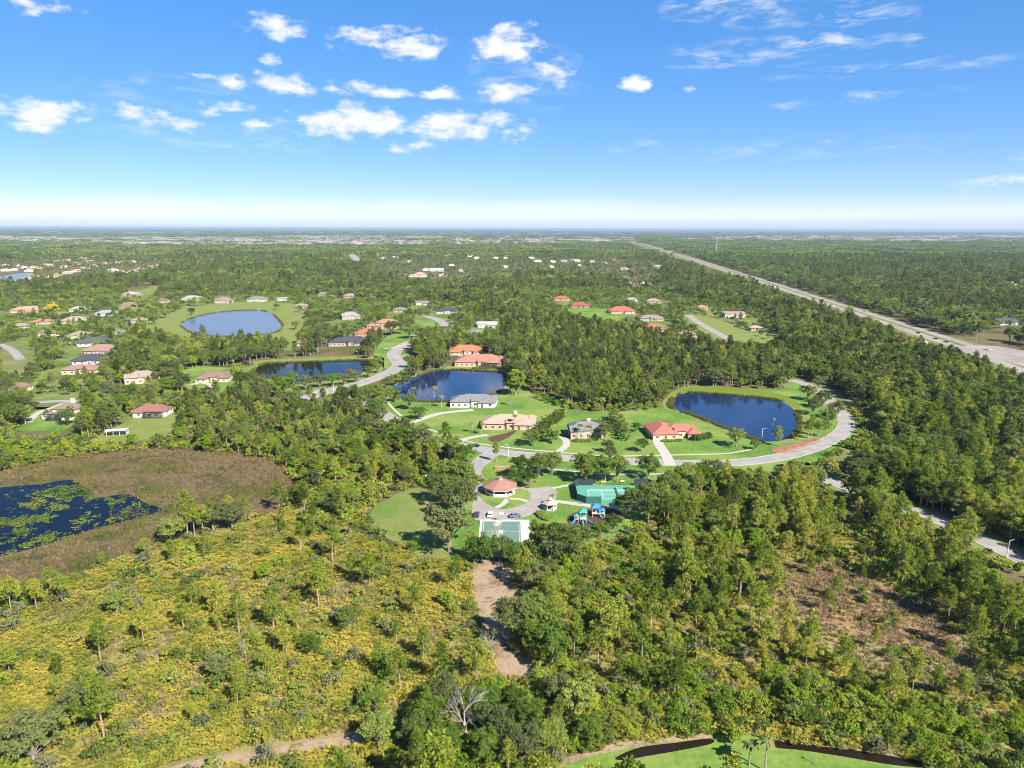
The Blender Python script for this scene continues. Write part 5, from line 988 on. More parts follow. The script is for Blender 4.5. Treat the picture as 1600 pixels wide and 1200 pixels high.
# ------------------------------------------------------------------ vehicles
def wheel(parent, x, y):
    w = MB().prism(12, 0, 0, .34, -.11, .34, .11); w = [(a, c, b) for a, b, c in w.v]
    me = bpy.data.meshes.get('tyre')
    if me is None:
        p = MB().prism(12, 0, 0, .34, -.11, .34, .11); me = mesh('tyre', [(a, c, b) for a, b, c in p.v], p.f, plain('tyre_rubber', (.02, .02, .02), .9))
        p = MB().prism(10, 0, 0, .2, -.12, .2, .12); mesh('rim', [(a, c, b) for a, b, c in p.v], p.f, METAL)
    o = obj('wheel', me, parent, (x, y, .34)); obj('rim', bpy.data.meshes['rim'], o)
def car(x, y, rz, col, label, van=False):
    o = empty('parked_car' if y < 420 else 'car', (x, y, .085), rz); tag(o, label, 'car'); paint = plain('paint_%.2f_%.2f_%.2f' % col, col, .25, .02, spec=.6)
    hh = 1.45 if not van else 1.8; prof = [(-2.25, .35), (-2.28, .75), (-2.1, .95), (-1.2, 1.0), (1.0, 1.0), (1.95, .88), (2.25, .7), (2.25, .35)]
    def ext(pr, w0, w1, nm, mat):
        n = len(pr); top = max(p[1] for p in pr); v = []
        for s in (-1, 1):
            for (a, z) in pr: v.append((a, s * (w0 if z < top * .8 else w1), z))
        f = [tuple(range(n)), tuple(range(2 * n - 1, n - 1, -1))] + [(i, i + n, (i + 1) % n + n, (i + 1) % n) for i in range(n)]
        return MB().add(v, f).build(nm, mat, o)
    ext(prof, .92, .88, 'body', paint); ext([(-1.75, .98), (-1.3, hh - .06), (.35, hh - .06), (1.1, .98)], .84, .70, 'cabin_glass', GLASS)
    MB().box(-.48, 0, hh - .07, 1.7, 1.42, .07).build('cabin_roof', paint, o)
    for sx in (-1.4, 1.4):
        for sy in (-.84, .84): wheel(o, sx, sy)
    for sy in (-.62, .62):
        MB().box(2.24, sy, .62, .06, .36, .16).build('headlight', WHITE, o); MB().box(-2.26, sy, .66, .06, .34, .16).build('tail_light', plain('tail_red', (.4, .02, .02)), o)
car(-18.1, 334, R(170), (.015, .016, .018), 'black car driving on the street left of park entrance')
car(-13, 248.3, R(88), (.02, .022, .03), 'dark car parked at the left end of park lot')
car(-8, 248.4, R(88), (.78, .78, .77), 'white car parked alone in the park lot')
car(1.3, 247.2, R(15), (.10, .13, .18), 'blue-grey car parked at right end of park lot')
HCARS = [(418, 726.5, (.03, .03, .035), 'dark car farthest of three queueing on the highway'), (413.8, 687.6, (.04, .04, .05), 'dark car in the middle of three on the highway'),
 (412, 667.7, (.05, .05, .05), 'dark car nearest of three queueing on the highway'), (422.7, 624.5, (.78, .78, .78), 'white car turning at the highway junction'), (458.8, 922.1, (.75, .75, .75), 'white vehicle far along the highway')]
for (hx, hy, c, lb) in HCARS: car(hx, hy, R(125), c, lb)

# ------------------------------------------------------------------ hand placed trees
def height_scale(kind, h): return h / {'pine': 13.0, 'oak': 9.5, 'broadleaf': 7.0, 'shrub': 2.4, 'bush': 3.6, 'palm': 8.5, 'bare': 9.0}[kind]
HAND = []
ORD = ['first', 'second', 'third', 'fourth', 'fifth', 'sixth', 'seventh', 'eighth', 'ninth', 'tenth', 'eleventh', 'twelfth', 'thirteenth', 'fourteenth']
def hand(kind, pts, label0, group=None, **k):
    pts = sorted(pts)
    for i, p in enumerate(pts):
        label = label0 if len(pts) == 1 else label0 + ', %s from left' % ORD[i]
        plant(kind, p[0], p[1], height_scale(kind, p[2]), label, group, sz=p[3] if len(p) > 3 else 1.0, **k); HAND.append((p[0], p[1], p[2] * .35))
# foreground scrub: each pine stands alone and can be pointed out
for lb, p in (
 ('lone pine with tuft crown and bare trunk, left scrub', [(-94, 163.2, 9.5)]), ('slim pine right of the tuft crowned one, left scrub', [(-87.4, 171, 9)]),
 ('sparse tall pine near top of left scrub', [(-80.9, 177.4, 10)]), ('broad dark pine in middle of left scrub', [(-71.9, 169.2, 10.5)]),
 ('tall straight pine with dark rounded crown, centre scrub', [(-54.4, 182.3, 13)]), ('flat topped wide pine in centre scrub', [(-63.3, 170.8, 11)]),
 ('pine just below the flat topped wide one', [(-56.2, 159, 10)]), ('small pine with pale trunk in lower centre scrub', [(-57.4, 149.7, 8.5)]),
 ('small bright pine left of the sand track scrub', [(-32, 151.3, 8)]), ('dense dark pine beside big oak, bottom left', [(-84.9, 128.9, 13)]),
 ('slim young pine at left, above bottom oak', [(-107.4, 149.4, 7)]), ('pine at upper left edge of scrub by marsh', [(-128.1, 184.6, 8.5)]),
 ('wide dark pine at the left edge by marsh', [(-138.4, 178.4, 11)]), ('second pine beside the left edge one', [(-132.5, 180.1, 9)]),
 ('bushy pine near top right of scrub', [(-26.3, 177.4, 9.5)]), ('pine beside sand track with bright crown', [(-8.1, 149, 12)]),
 ('small lit pine in lower middle scrub', [(-63.7, 146.5, 7)]), ('pine at the left of park field corner', [(-40.3, 207.2, 8.5)]),
 ('tall pine below the park field', [(-42.2, 194.1, 12)]), ('leaning pine at top of scrub near marsh end', [(-57.2, 209.7, 12)]),
 ('young pine in scrub below marsh tip', [(-69.8, 217.9, 10)]), ('pale green young pine by left scrub edge', [(-102.8, 141.8, 6)]),
 ('stout pine between oak bushes, lower centre', [(-25.9, 146.7, 10)]), ('pine over the dark bushes left of sand track', [(-16.2, 146.8, 11)]),
 ('pine standing right of scrub at sand track top', [(-16.4, 191.5, 11)]), ('pine in scrub near the bare patch', [(-61.1, 139.8, 7)])):
    hand('pine', p, lb)
hand('oak', [(-95, 122.1, 11, 1)], 'big grey-green oak in the bottom left corner'); hand('oak', [(-95.2, 136.4, 7)], 'smaller oak above the bottom left corner oak')
hand('oak', [(-43.3, 170.9, 6.5)], 'round grey-green oak bush in centre scrub'); hand('oak', [(-50.1, 159.6, 5)], 'small dark oak bush below round one, centre scrub')
hand('oak', [(-27.3, 127.3, 7.5)], 'round oak beside the end of the footpath'); hand('oak', [(-30.2, 137.8, 6)], 'low oak bush above the footpath end')
hand('oak', [(-17.9, 132.7, 8), (-15.4, 138.9, 8), (-19.6, 126.9, 7), (-5.1, 137.2, 6.5), (0.7, 138.5, 6), (-3.1, 128.9, 8), (4.3, 132.8, 7), (10.1, 141.2, 7), (-12.8, 125.1, 7), (14.3, 136.9, 8), (8.1, 126.1, 7), (16.2, 128, 6), (-4.9, 122.5, 7), (2.2, 122.6, 8)], 'dense oak in thicket at bottom centre around bare tree', 'oaks of the bottom thicket')
hand('bare', [(-9.3, 127.9, 12)], 'leafless grey tree with spreading branches, bottom centre'); hand('bare', [(-4.5, 156.8, 8)], 'small leafless tree leaning over the sand track')
hand('bare', [(-4.5, 218.4, 9)], 'thin leafless tree in front of basketball court'); hand('bare', [(226.9, 345.2, 9)], 'leafless pale tree in woods right of street')
hand('bare', [(-65.9, 157.8, 5)], 'small leafless bush tree in left scrub')
# park and streets
hand('oak', [(-20.6, 218.2, 16, 0.95)], 'large spreading oak left of basketball court'); hand('oak', [(-19.2, 244.7, 14)], 'large oak left of octagonal pavilion')
hand('oak', [(-27.2, 259.5, 12)], 'oak at upper left corner of park field'); hand('oak', [(-22.7, 271.8, 13)], 'oak beside the park entry drive')
hand('oak', [(-15.2, 268.4, 9)], 'small oak pressed against the entry drive'); hand('oak', [(-9.5, 210, 9)], 'round dark oak at near left of basketball court')
hand('oak', [(12.1, 210.2, 13)], 'broad dark oak right of basketball court'); hand('oak', [(20, 213.8, 11)], 'oak right of the broad dark one by court'); hand('oak', [(4.7, 208.4, 8)], 'oak overhanging the top of the sand track')
hand('oak', [(7.4, 191.7, 9)], 'oak on right bank of upper sand track'); hand('oak', [(6.5, 163.8, 11), (10, 155.6, 10), (5.8, 174.3, 9)], 'oak on right side of the lower sand track', 'oaks beside the sand track')
hand('oak', [(47.8, 247.6, 12), (54.7, 252.5, 12), (60.9, 258.9, 13), (42, 248.8, 8), (69.6, 269.1, 13), (76.9, 272.7, 12), (83.2, 281.6, 11)], 'oak hiding the right end of tennis court', 'oaks right of tennis court')
for lb, p in (('oak on roadside left of tennis court, reaching the street', [(31.3, 285, 12)]), ('dense oak behind the tennis court, middle of row', [(39.5, 285.8, 11)]), ('second dense oak behind tennis court', [(44.6, 285.1, 11)]),
 ('pale thin oak at right end of row behind court', [(58.6, 289.1, 10)]), ('oak above pavilion on entry lawn', [(4.2, 288.6, 10)]), ('right oak of pair on entry lawn', [(11.7, 290.3, 10)]), ('oak at right of entry lawn by street', [(17.4, 293.6, 10)]),
 ('low oak behind pavilion on entry lawn', [(1.7, 277.9, 7)]), ('small oak right behind pavilion', [(7, 277.9, 7)]), ('round oak on the street verge opposite tan house', [(45.1, 311.2, 7)]),
 ('round dark oak on lawn left of hedge', [(9.6, 336.4, 9.5, 0.8)]), ('wide rounded oak on lawn left of grey house', [(-52, 384.9, 9.5, 0.72)]), ('dark magnolia right of tall tan house', [(47.1, 345.4, 8.5)]),
 ('street oak left of entrance, beside black car', [(-28.4, 310.5, 12)]), ('spreading grey oak left of the entry street', [(-43, 319.7, 14)]), ('oak by pale driveway gap, left street', [(-51.2, 319.6, 13)]), ('oak left of entry street nearest junction', [(-18.9, 285.3, 8)]),
 ('small tree on red roofed house lawn near street', [(62.6, 326.6, 6.5)]), ('small tree left of red roofed house', [(65.6, 360.7, 5)]), ('round tree on lawn right of red roofed house', [(110.5, 335.3, 9)]), ('small dark tree by street bend sidewalk', [(118.2, 330.2, 5)]),
 ('small oak left of tan house front', [(46.1, 325.5, 6)])):
    hand('oak', p, lb)
hand('pine', [(-7.2, 310.7, 9)], 'thin open crowned pine at park entrance junction'); hand('pine', [(131.1, 336.6, 11, 0.95)], 'slender pine on near bank of round pond'); hand('pine', [(30.5, 281.9, 11)], 'pale trunked pine left of tennis court')
hand('oak', [(174, 397.5, 10), (185.9, 412.5, 10), (185.7, 433.6, 9), (170.4, 370.5, 10), (182.6, 387.7, 10), (205.2, 464.7, 9)], 'oak between round pond and street bend', 'oaks by the street bend'); hand('pine', [(149.4, 344.3, 11), (155.2, 346.6, 10), (161.4, 351.2, 10), (155.1, 353.4, 11)], 'pine near the red mulch bed', 'pines by the mulch bed')
hand('broadleaf', [(2.5, 443.3, 14, 1.15)], 'tall dense bright green tree on right bank of pond'); hand('broadleaf', [(-1.2, 454.2, 8)], 'lower bright tree beside tall one on pond bank')
hand('shrub', [(19.9, 340.8, 6, 1.3)], 'conical reddish green shrub right of curved hedge', name='conical_shrub', cat='shrub')
hand('oak', [(30.7, 228.5, 6), (22.8, 221.4, 6), (17.7, 225.4, 6), (35.7, 232.8, 7)], 'small oak in the bushes below the playground', 'small oaks below the playground')
hand('bush', [(15.4, 436.5, 4.5), (20, 429.7, 5), (24.4, 423.2, 4.5), (28.7, 416.8, 5), (33.7, 412.2, 5), (38.7, 407.6, 5), (44.6, 406.2, 4.5), (50.5, 404.8, 5), (56.7, 406.3, 4), (62.6, 404.9, 5), (68.6, 405, 5), (74.9, 406.6, 4.5), (80.5, 408.1, 5), (87, 414.4, 4.5)], 'bright bush at the lawn edge below the middle wood', 'bushes along the lawn edge', cat='bush')
hand('palm', [(-61.2, 432, 10)], 'pale headed palm on left bank of pond'); hand('palm', [(-49.2, 435.6, 9)], 'slim palm standing against the pond'); hand('palm', [(-42, 411.2, 9)], 'palm at left end of white house'); hand('palm', [(-20.4, 358.5, 7), (-15.8, 353.8, 8)], 'palm in the mulch bed of salmon roofed house', 'palms by the salmon roofed house')
hand('palm', [(1.1, 363.6, 8)], 'palm in front of salmon roofed house'); hand('palm', [(34.8, 345.3, 9)], 'left palm in front of tall tan house'); hand('palm', [(40.1, 349.9, 8)], 'right palm in front of tall tan house'); hand('palm', [(52.8, 398.9, 9)], 'large palm behind the dark screened pool'); hand('palm', [(30.6, 390.1, 7)], 'small palm at upper end of curved hedge'); hand('palm', [(15.5, 258.6, 6)], 'palm just behind the pink gazebo'); hand('palm', [(-0.7, 416.4, 8)], 'palm behind the salmon roofed house'); hand('palm', [(142.3, 374, 5)], 'small palm at the pond edge')
hand('palm', [(-247.4, 375.9, 8), (-245.5, 382.6, 9), (-258.6, 382.5, 7)], 'palm in front of two storey house above marsh', 'palms by the two storey house'); hand('oak', [(-240.8, 370.8, 8)], 'round dark tree right of white lanai above marsh')
hand('oak', [(-230.6, 389.7, 11), (-225.4, 396.9, 11), (-232.1, 382.8, 9), (-240.5, 416.5, 12), (-236.1, 428, 10), (-224.8, 433.2, 11)], 'oak between the two houses above the marsh', 'oaks above the marsh'); hand('oak', [(-220.1, 440.3, 12), (-214.9, 451.2, 12), (-197.5, 404.7, 10)], 'oak right of brown-red roofed house', 'oaks right of brown-red roof')
hand('oak', [(-269.2, 369.2, 12), (-288.2, 389, 12), (-264.9, 373.1, 10), (-294.6, 403.4, 11), (-279.3, 391.9, 10), (-318.7, 435.4, 11)], 'oak left of two storey house at left edge', 'oaks at the left edge')
hand('broadleaf', [(-196.4, 496.1, 10)], 'round green tree right of circular drive house'); hand('pine', [(-220.3, 428.2, 11)], 'pine among oaks left of brown-red roof')
hand('oak', [(-164.3, 455.6, 9), (-156.3, 459.6, 10), (-147.7, 463.5, 10), (-135.7, 456, 10), (-128.5, 463.8, 9), (-120.9, 467.8, 9), (-114.1, 471.9, 8), (-108.1, 480.2, 8), (-103.1, 497.5, 8), (-99.2, 513.6, 8)], 'oak in row along near bank of dark pond', 'oaks along the dark pond'); hand('oak', [(-114.4, 492.9, 7)], 'rusty leaved oak on right bank of dark pond', leaf=F_RUST)
hand('oak', [(-83, 460.6, 8), (-79, 470.4, 8), (-75.4, 480.7, 8), (-71.8, 493.6, 8), (-70, 507.1, 7), (-85.4, 435.1, 9), (-77.1, 415.4, 11), (-71.7, 425.2, 8), (-60.4, 406.4, 9), (-87.9, 425, 10)], 'oak on the bank between street and pond', 'oaks between street and pond'); hand('oak', [(-78.4, 533.5, 9), (-69.6, 541.4, 9), (-63.9, 557.7, 10), (-76.3, 574.5, 10), (-57.4, 569, 9), (-56.9, 622.3, 11), (-73.8, 611.9, 12), (-84.3, 615, 11), (-67.2, 639.6, 12), (-51.1, 658.5, 12), (-80.3, 677.5, 12), (-70, 698.4, 10)], 'oak right of the curving street', 'oaks right of curving street')
hand('oak', [(-120, 701.6, 14), (-111.2, 710.6, 14), (-106.7, 733.4, 13), (-93.6, 685.3, 12), (-99.3, 681.1, 12)], 'oak in island clump inside street curve', 'oaks inside the street curve'); hand('oak', [(-117.7, 573.8, 9), (-119.9, 601.3, 9), (-103.3, 535.7, 8)], 'oak left of the curving street', 'oaks left of curving street')
hand('oak', [(-388.2, 858.6, 9), (-408.6, 833.1, 10), (-394.3, 776.7, 9), (-306.6, 922.9, 8), (-268.6, 895.3, 9), (-227.2, 740.3, 9), (-425.8, 898, 9)], 'oak on the lawn around the wide blue lake', 'oaks around the wide lake')
hand('broadleaf', [(-556.3, 860.7, 14)], 'yellow flowering tree in the woods at left', leaf=F_YELLOW)
hand('broadleaf', [(46.4, 128.7, 3.8)], 'small round tree on front lawn beside canal'); hand('palm', [(47.7, 122.6, 7.4)], 'left young palm of two on front lawn'); hand('palm', [(50.3, 121, 7.2)], 'right young palm of two on front lawn')
hand('oak', [(132, 251.9, 10), (136.1, 247.1, 11), (140.2, 243, 10), (135.2, 267.6, 8), (152.6, 224.4, 9), (112.2, 278.8, 9), (121.8, 289.7, 8)], 'oak overhanging the street toward right edge', 'oaks along the right street')
# clipped hedges
def hedge(label, pts, w, h, seed):
    q = spline(pts, False, 8); r = np.random.default_rng(seed); C, Rr = [], []
    for a in q:
        for k in range(14): C.append((a[0] + r.uniform(-w / 2, w / 2), a[1] + r.uniform(-w / 2, w / 2), r.uniform(.3, h - .4))); Rr.append(r.uniform(.5, .85))
    v, f = clump_leaves(C, Rr, 40, .26, .65, r); o = obj('hedge', mesh('hedge', v, f, F_OAK)); tag(o, label, 'hedge'); HAND.append((q[:, 0].mean(), q[:, 1].mean(), 8))
hedge('tall clipped dark hedge right of tall tan house', [(56.8, 384.9), (57.2, 373), (58, 359.4), (57.8, 345.6)], 5.2, 7.0, 1)
hedge('curved hedge sweeping up between the salmon and tan houses', [(12.4, 345.1), (15.2, 358.9), (19.2, 371.3), (24.3, 381.8), (27, 390)], 6.0, 5.0, 2)
hedge('low shrub border in front of salmon roofed house', [(-4.1, 368.5), (1.1, 373.6), (7.9, 381.6)], 2.0, 1.2, 3)
hedge('low hedge in front of red roofed house', [(76.2, 343.5), (80.7, 343.6), (84.9, 344.7)], 1.6, 1.0, 4)
hedge('yellowish shrubs at the foot of tall tan house', [(32.3, 343.1), (37.1, 343.1), (43, 346.5)], 2.0, 1.4, 5)
hedge('dark hedge along bank in front of pool cage house', [(-29.2, 529.3), (-19.6, 532), (-7.4, 534.7)], 2.0, 1.6, 6)
hedge('shrubs at right end of red roofed house', [(92.6, 345.9), (96.5, 348.2), (101.3, 350.5)], 3.0, 3.0, 7)
hedge('brown hedge beside the pink gazebo', [(10.3, 250.3), (11.6, 247.3), (13.1, 245)], 2.0, 1.2, 8)

# ------------------------------------------------------------------ natural vegetation
KEEP = [LAWN, FIELD, SANDT, FRONT, CANAL, CANAL2, MARSH, POND_A, POND_B, POND_C, POND_D, LAKE_E,
  [(-206.1, 555.2), (-199.2, 572.4), (-115.8, 588.8), (-126.9, 697.2), (-113.4, 834.5), (-85.7, 860.1), (-64.3, 768.8), (-68.8, 685.9), (-89.4, 611.6), (-70.2, 546.7), (-70.4, 476.6), (-93.9, 421.6), (-113.3, 413.4), (-128.8, 434.5), (-167.1, 451.9)],
  [(-374.9, 704.9), (-413.3, 815.2), (-436.8, 949.7), (-403.3, 1017.8), (-355, 1037.6), (-284.3, 970.1), (-222.1, 765.2), (-197.2, 655.6), (-201.2, 629.9), (-299.5, 657.3), (-350.7, 688.3)],
  [(-206.5, 330), (-211.6, 347.1), (-212.2, 366.1), (-205.7, 387.2), (-200.2, 404.6), (-182.8, 376.7), (-172.3, 343.1), (-182.8, 332.3)], [(-256.8, 351.2), (-275.6, 389.2), (-277.8, 403.6), (-255.4, 403.9), (-222.4, 351.6), (-239.3, 344.6)], [(-285.2, 403.6), (-298.7, 435.7), (-274.7, 439.5), (-251.7, 404)],
  [(-229.8, 474.3), (-249.7, 533.3), (-200.8, 544.5), (-176.2, 475.1), (-182.2, 437.3), (-200.9, 433.6)], [(63.1, 877), (88, 981), (145, 920.8), (142.2, 828.9), (96.6, 762.3), (63.6, 782.2)], [(195.7, 801.6), (224.2, 894.7), (247.9, 831.6), (247.9, 664.4), (224.5, 591.8), (197, 616.9), (185.2, 691.1)],
  [(-416.5, 568.6), (-461.2, 632), (-450.6, 650.5), (-385.6, 569.1), (-345.7, 493.8), (-356.1, 482.8)], [(-561.6, 1031.1), (-673.2, 1251.2), (-652.3, 1323.6), (-554.7, 1132.7), (-529.6, 1032.1)],
  [(339.8, 396.6), (339.3, 458.9), (351.9, 548.4), (356.3, 619.9), (378.8, 789.6), (404.2, 998.6), (453.2, 1450.7), (515, 2362), (629, 3636.7), (772.8, 5226.8), (1011.3, 6113.5), (904.6, 4622), (717, 2947), (569.4, 1777.2), (507.2, 1204.6), (466.8, 861.6), (446, 722.5), (462.3, 696.9), (454.8, 657.2), (447.3, 529.5)],
  [(402.8, 631), (438, 709.1), (477.2, 710), (471.8, 615.4), (374.2, 483.1), (377.2, 541)], [(466.4, 688.7), (507.8, 751.9), (560.1, 773), (559.5, 734.1), (497.8, 650.6)],
  
  [(-910.5, 1269.7), (-1203.5, 1685.4), (-1123.5, 1689.6), (-913.1, 1359.7)], [(-493.1, 2127.3), (-708.3, 3125.8), (-462.7, 2209), (-408.7, 1924.1)]]
KEEP_TREES = [[(-58.6, 250.4), (-51.5, 267.4), (-41.3, 280.5), (-26.1, 274.7), (-18.5, 207.8), (-31.9, 204.7), (-43.1, 213.4), (-52.8, 227.9)], [(113.8, 253), (132.1, 294.7), (141.8, 280.6), (127.9, 245.9)], [(132.3, 225.2), (152.5, 258.4), (160.2, 244.4), (144.7, 215.6)], [(144.4, 211.1), (162.4, 234.8), (171, 219.6), (174.2, 206.9), (147.8, 172), (145.6, 183.5)], [(179.4, 456.7), (206.9, 511.4), (218.6, 468.8), (210.4, 402.3), (187.2, 344.7), (154.2, 298.2), (133, 279), (104.8, 274.4), (83.8, 274.2), (86, 291.8), (122.5, 300.5)]]
WESTWOOD = [(-169.4, 330.3), (-189.1, 376.6), (-195, 420.3), (-165.2, 446.4), (-117.3, 421.3), (-90.6, 406), (-61.1, 362.9), (-33.3, 321.7), (-18.7, 305.2), (-17.2, 279.2), (-28.7, 274.7), (-42.2, 277.5), (-50.3, 263.3), (-54.2, 251.7), (-50.1, 234.3), (-60, 239.8), (-85.2, 253.9), (-88, 278.6), (-103.6, 304.4), (-127, 320.8)]
MARSHBELT = [(-309.6, 328.9), (-290, 360.3), (-273.4, 365.4), (-228.7, 353.8), (-203, 332.1), (-171.2, 338.7), (-161.3, 326.4), (-169.9, 328.3), (-208.2, 315.2), (-223.6, 294.7), (-245.8, 256.4)]
EAST = [(1.2, 210.1), (10.6, 213.8), (28.5, 224.5), (43.1, 240.6), (77.3, 269.2), (118.8, 276.7), (137, 227.8), (152, 192.6), (159.4, 173.6), (130.2, 137.5), (111.7, 135.3), (88.3, 143.8), (62.3, 153.3), (31.2, 153.1), (10.9, 150.5), (0.2, 163.7)]
SOUTHEAST = [(-18, 106.3), (-20.1, 121.6), (-13.8, 136.8), (-3.6, 150), (11, 151.8), (31.2, 153.1), (62.3, 153.3), (88.3, 143.8), (111.7, 135.3), (139.7, 135.4), (114.5, 106.8)]
rv = np.random.default_rng(42)
trees = {'pine': [], 'oak': [], 'broadleaf': [], 'bush': [], 'shrub': []}     # rows: x, y, scale, zone
ZL = ['far', 'west', 'belt', 'scrub', 'clear', 'east', 'southeast', 'northeast', 'behind', 'edge', 'suburb', 'farsub']
EDGE = [(10.9, 220.4), (29.6, 233.8), (44.4, 241.7), (54.1, 232.4), (48.7, 201.8), (36.7, 174.5), (24, 169.8), (12.9, 182.7), (5.2, 205.8)]
OPEN = [(68.9, 179.6), (79.4, 181.4), (89.1, 183.1), (103.1, 171.8), (117.5, 167.3), (113.6, 151), (94.9, 145), (87.5, 150.9), (78.7, 162.7), (66.6, 165.5)]
NORTHEAST = [(124, 300.5), (144.5, 333.6), (174.8, 344.6), (209.5, 409.8), (221.7, 480.9), (314.3, 553.1), (328.5, 382.7), (173.4, 190.9), (171, 219.6), (163.1, 241.5), (145.3, 276.9)]
BEHIND = [(6.1, 439.8), (21, 576.2), (45.8, 722.9), (123.9, 681.7), (182.9, 626.8), (212.5, 525.8), (190.5, 480.5), (123.8, 479.5), (101.1, 455.6), (84.7, 414.4), (38.2, 410.7), (20.6, 443.5)]
def zone_of(P):
    z = np.zeros(len(P), int)
    for k, poly in ((10, SUBL), (10, SUBR), (11, SUBE), (11, SUBC), (8, BEHIND), (7, NORTHEAST), (6, SOUTHEAST), (5, EAST), (9, EDGE), (4, OPEN), (4, CLEAR), (3, SCRUB), (2, MARSHBELT), (1, WESTWOOD)): z[inside(P, poly)] = k
    return z
def cands(y0, y1, sp, jit=.45):
    X = np.arange(-.86 * y1 - 40, .86 * y1 + 40, sp); Y = np.arange(y0, y1, sp); gx, gy = np.meshgrid(X, Y); P = np.stack([gx.ravel(), gy.ravel()], 1)
    P[:, 0] += ((np.arange(len(Y)) % 2) * sp / 2).repeat(len(X)); P += rv.uniform(-jit, jit, P.shape) * sp
    return P[np.abs(P[:, 0]) < .84 * P[:, 1] + 25]
def free(P, houses=True):
    ok = np.ones(len(P), bool)
    for k in KEEP: ok &= ~inside(P, k)
    if houses:
        for k in HOUSE_CLEAR: ok &= ~inside(P, k)
    ok &= ~near_roads(P)
    return ok
HA = np.array(HAND)
def off_hand(P, f=1.0):
    ok = np.ones(len(P), bool)
    for x, y, r in HA: ok &= (np.abs(P[:, 0] - x) > r * f) | (np.abs(P[:, 1] - y) > r * f)
    return ok
for (y0, y1, sp) in ((100, 330, 4.1), (330, 700, 4.9), (700, 1300, 6.6), (1300, 2700, 9.5)):
    P = cands(y0, y1, sp); P = P[free(P)]
    for kt in KEEP_TREES: P = P[~inside(P, kt)]
    if y0 < 700: P = P[off_hand(P)]
    z = zone_of(P); u = rv.uniform(0, 1, len(P)); f1 = field(P, 90 if y0 < 700 else 260, 1); f2 = field(P, 40 if y0 < 700 else 160, 4)
    #            far  west  belt scrub clear east  se   ne   behind
    dens = np.array([.86, .46, .16, .036, .03, .46, .16, .85, .88, .12, .66, .34])[z]
    dens = dens * np.where(np.isin(z, (0, 1, 5, 7, 8)), np.clip(.55 + .9 * f2, .25, 1), 1)
    pp = np.array([.5, .72, .2, .8, .7, .93, .35, .42, .8, .3, .12, .3])[z] + np.where(z == 0, (f1 - .5) * 1.1 - (.16 if y0 >= 700 else 0), (f1 - .5) * .5)
    keep = u < dens; P, z, pp, f1 = P[keep], z[keep], pp[keep], f1[keep]
    k = rv.uniform(0, 1, len(P)); pine = k < pp; broad = ~pine & (rv.uniform(0, 1, len(P)) < np.array([.22, .5, .7, .5, .5, .45, .7, .22, .5, .6, .3, .25])[z]); oak = ~pine & ~broad
    grow = 1.0 if y1 <= 700 else (1.06 if y1 <= 1300 else 1.25)
    hs = np.array([1, .74, .6, .62, .5, .84, .62, 1.0, .95, .6, .62, .58])[z]
    for nm, m in (('pine', pine), ('oak', oak), ('broadleaf', broad)):
        s = np.clip(rv.normal(.93, .17, m.sum()), .5, 1.35) * hs[m] * grow
        trees[nm].append(np.stack([P[m, 0], P[m, 1], s, z[m]], 1))
# shrubs and understorey
P = cands(100, 420, 3.0); P = P[free(P) & off_hand(P, .5)]; z = zone_of(P); u = rv.uniform(0, 1, len(P)); f2 = field(P, 25, 7)
keep = u < np.array([.3, .55, .7, .24, .05, .4, .8, .3, .35, .85, .3, .3])[z] * np.clip(.4 + 1.2 * f2, .2, 1.2)
P, z = P[keep], z[keep]; trees['shrub'].append(np.stack([P[:, 0], P[:, 1], rv.uniform(.6, 1.5, len(P)), z], 1))
P = cands(100, 420, 3.7); P = P[free(P) & off_hand(P, .5)]; z = zone_of(P); u = rv.uniform(0, 1, len(P)); f2 = field(P, 40, 6)
keep = u < np.array([.1, .2, .6, .010, .03, .16, .6, .2, .15, .5, .15, .1])[z] * np.clip(.3 + 1.3 * f2, .15, 1.3)
P, z = P[keep], z[keep]; trees['bush'].append(np.stack([P[:, 0], P[:, 1], rv.uniform(.6, 1.25, len(P)), z], 1))
KW = {'pine': ('slash pine', 13, 290), 'oak': ('dark oak', 9.5, 230), 'broadleaf': ('bright leafy tree', 7, 200), 'bush': ('bright green bush', 3.6, 120), 'shrub': ('leafy shrub', 2.4, 110)}
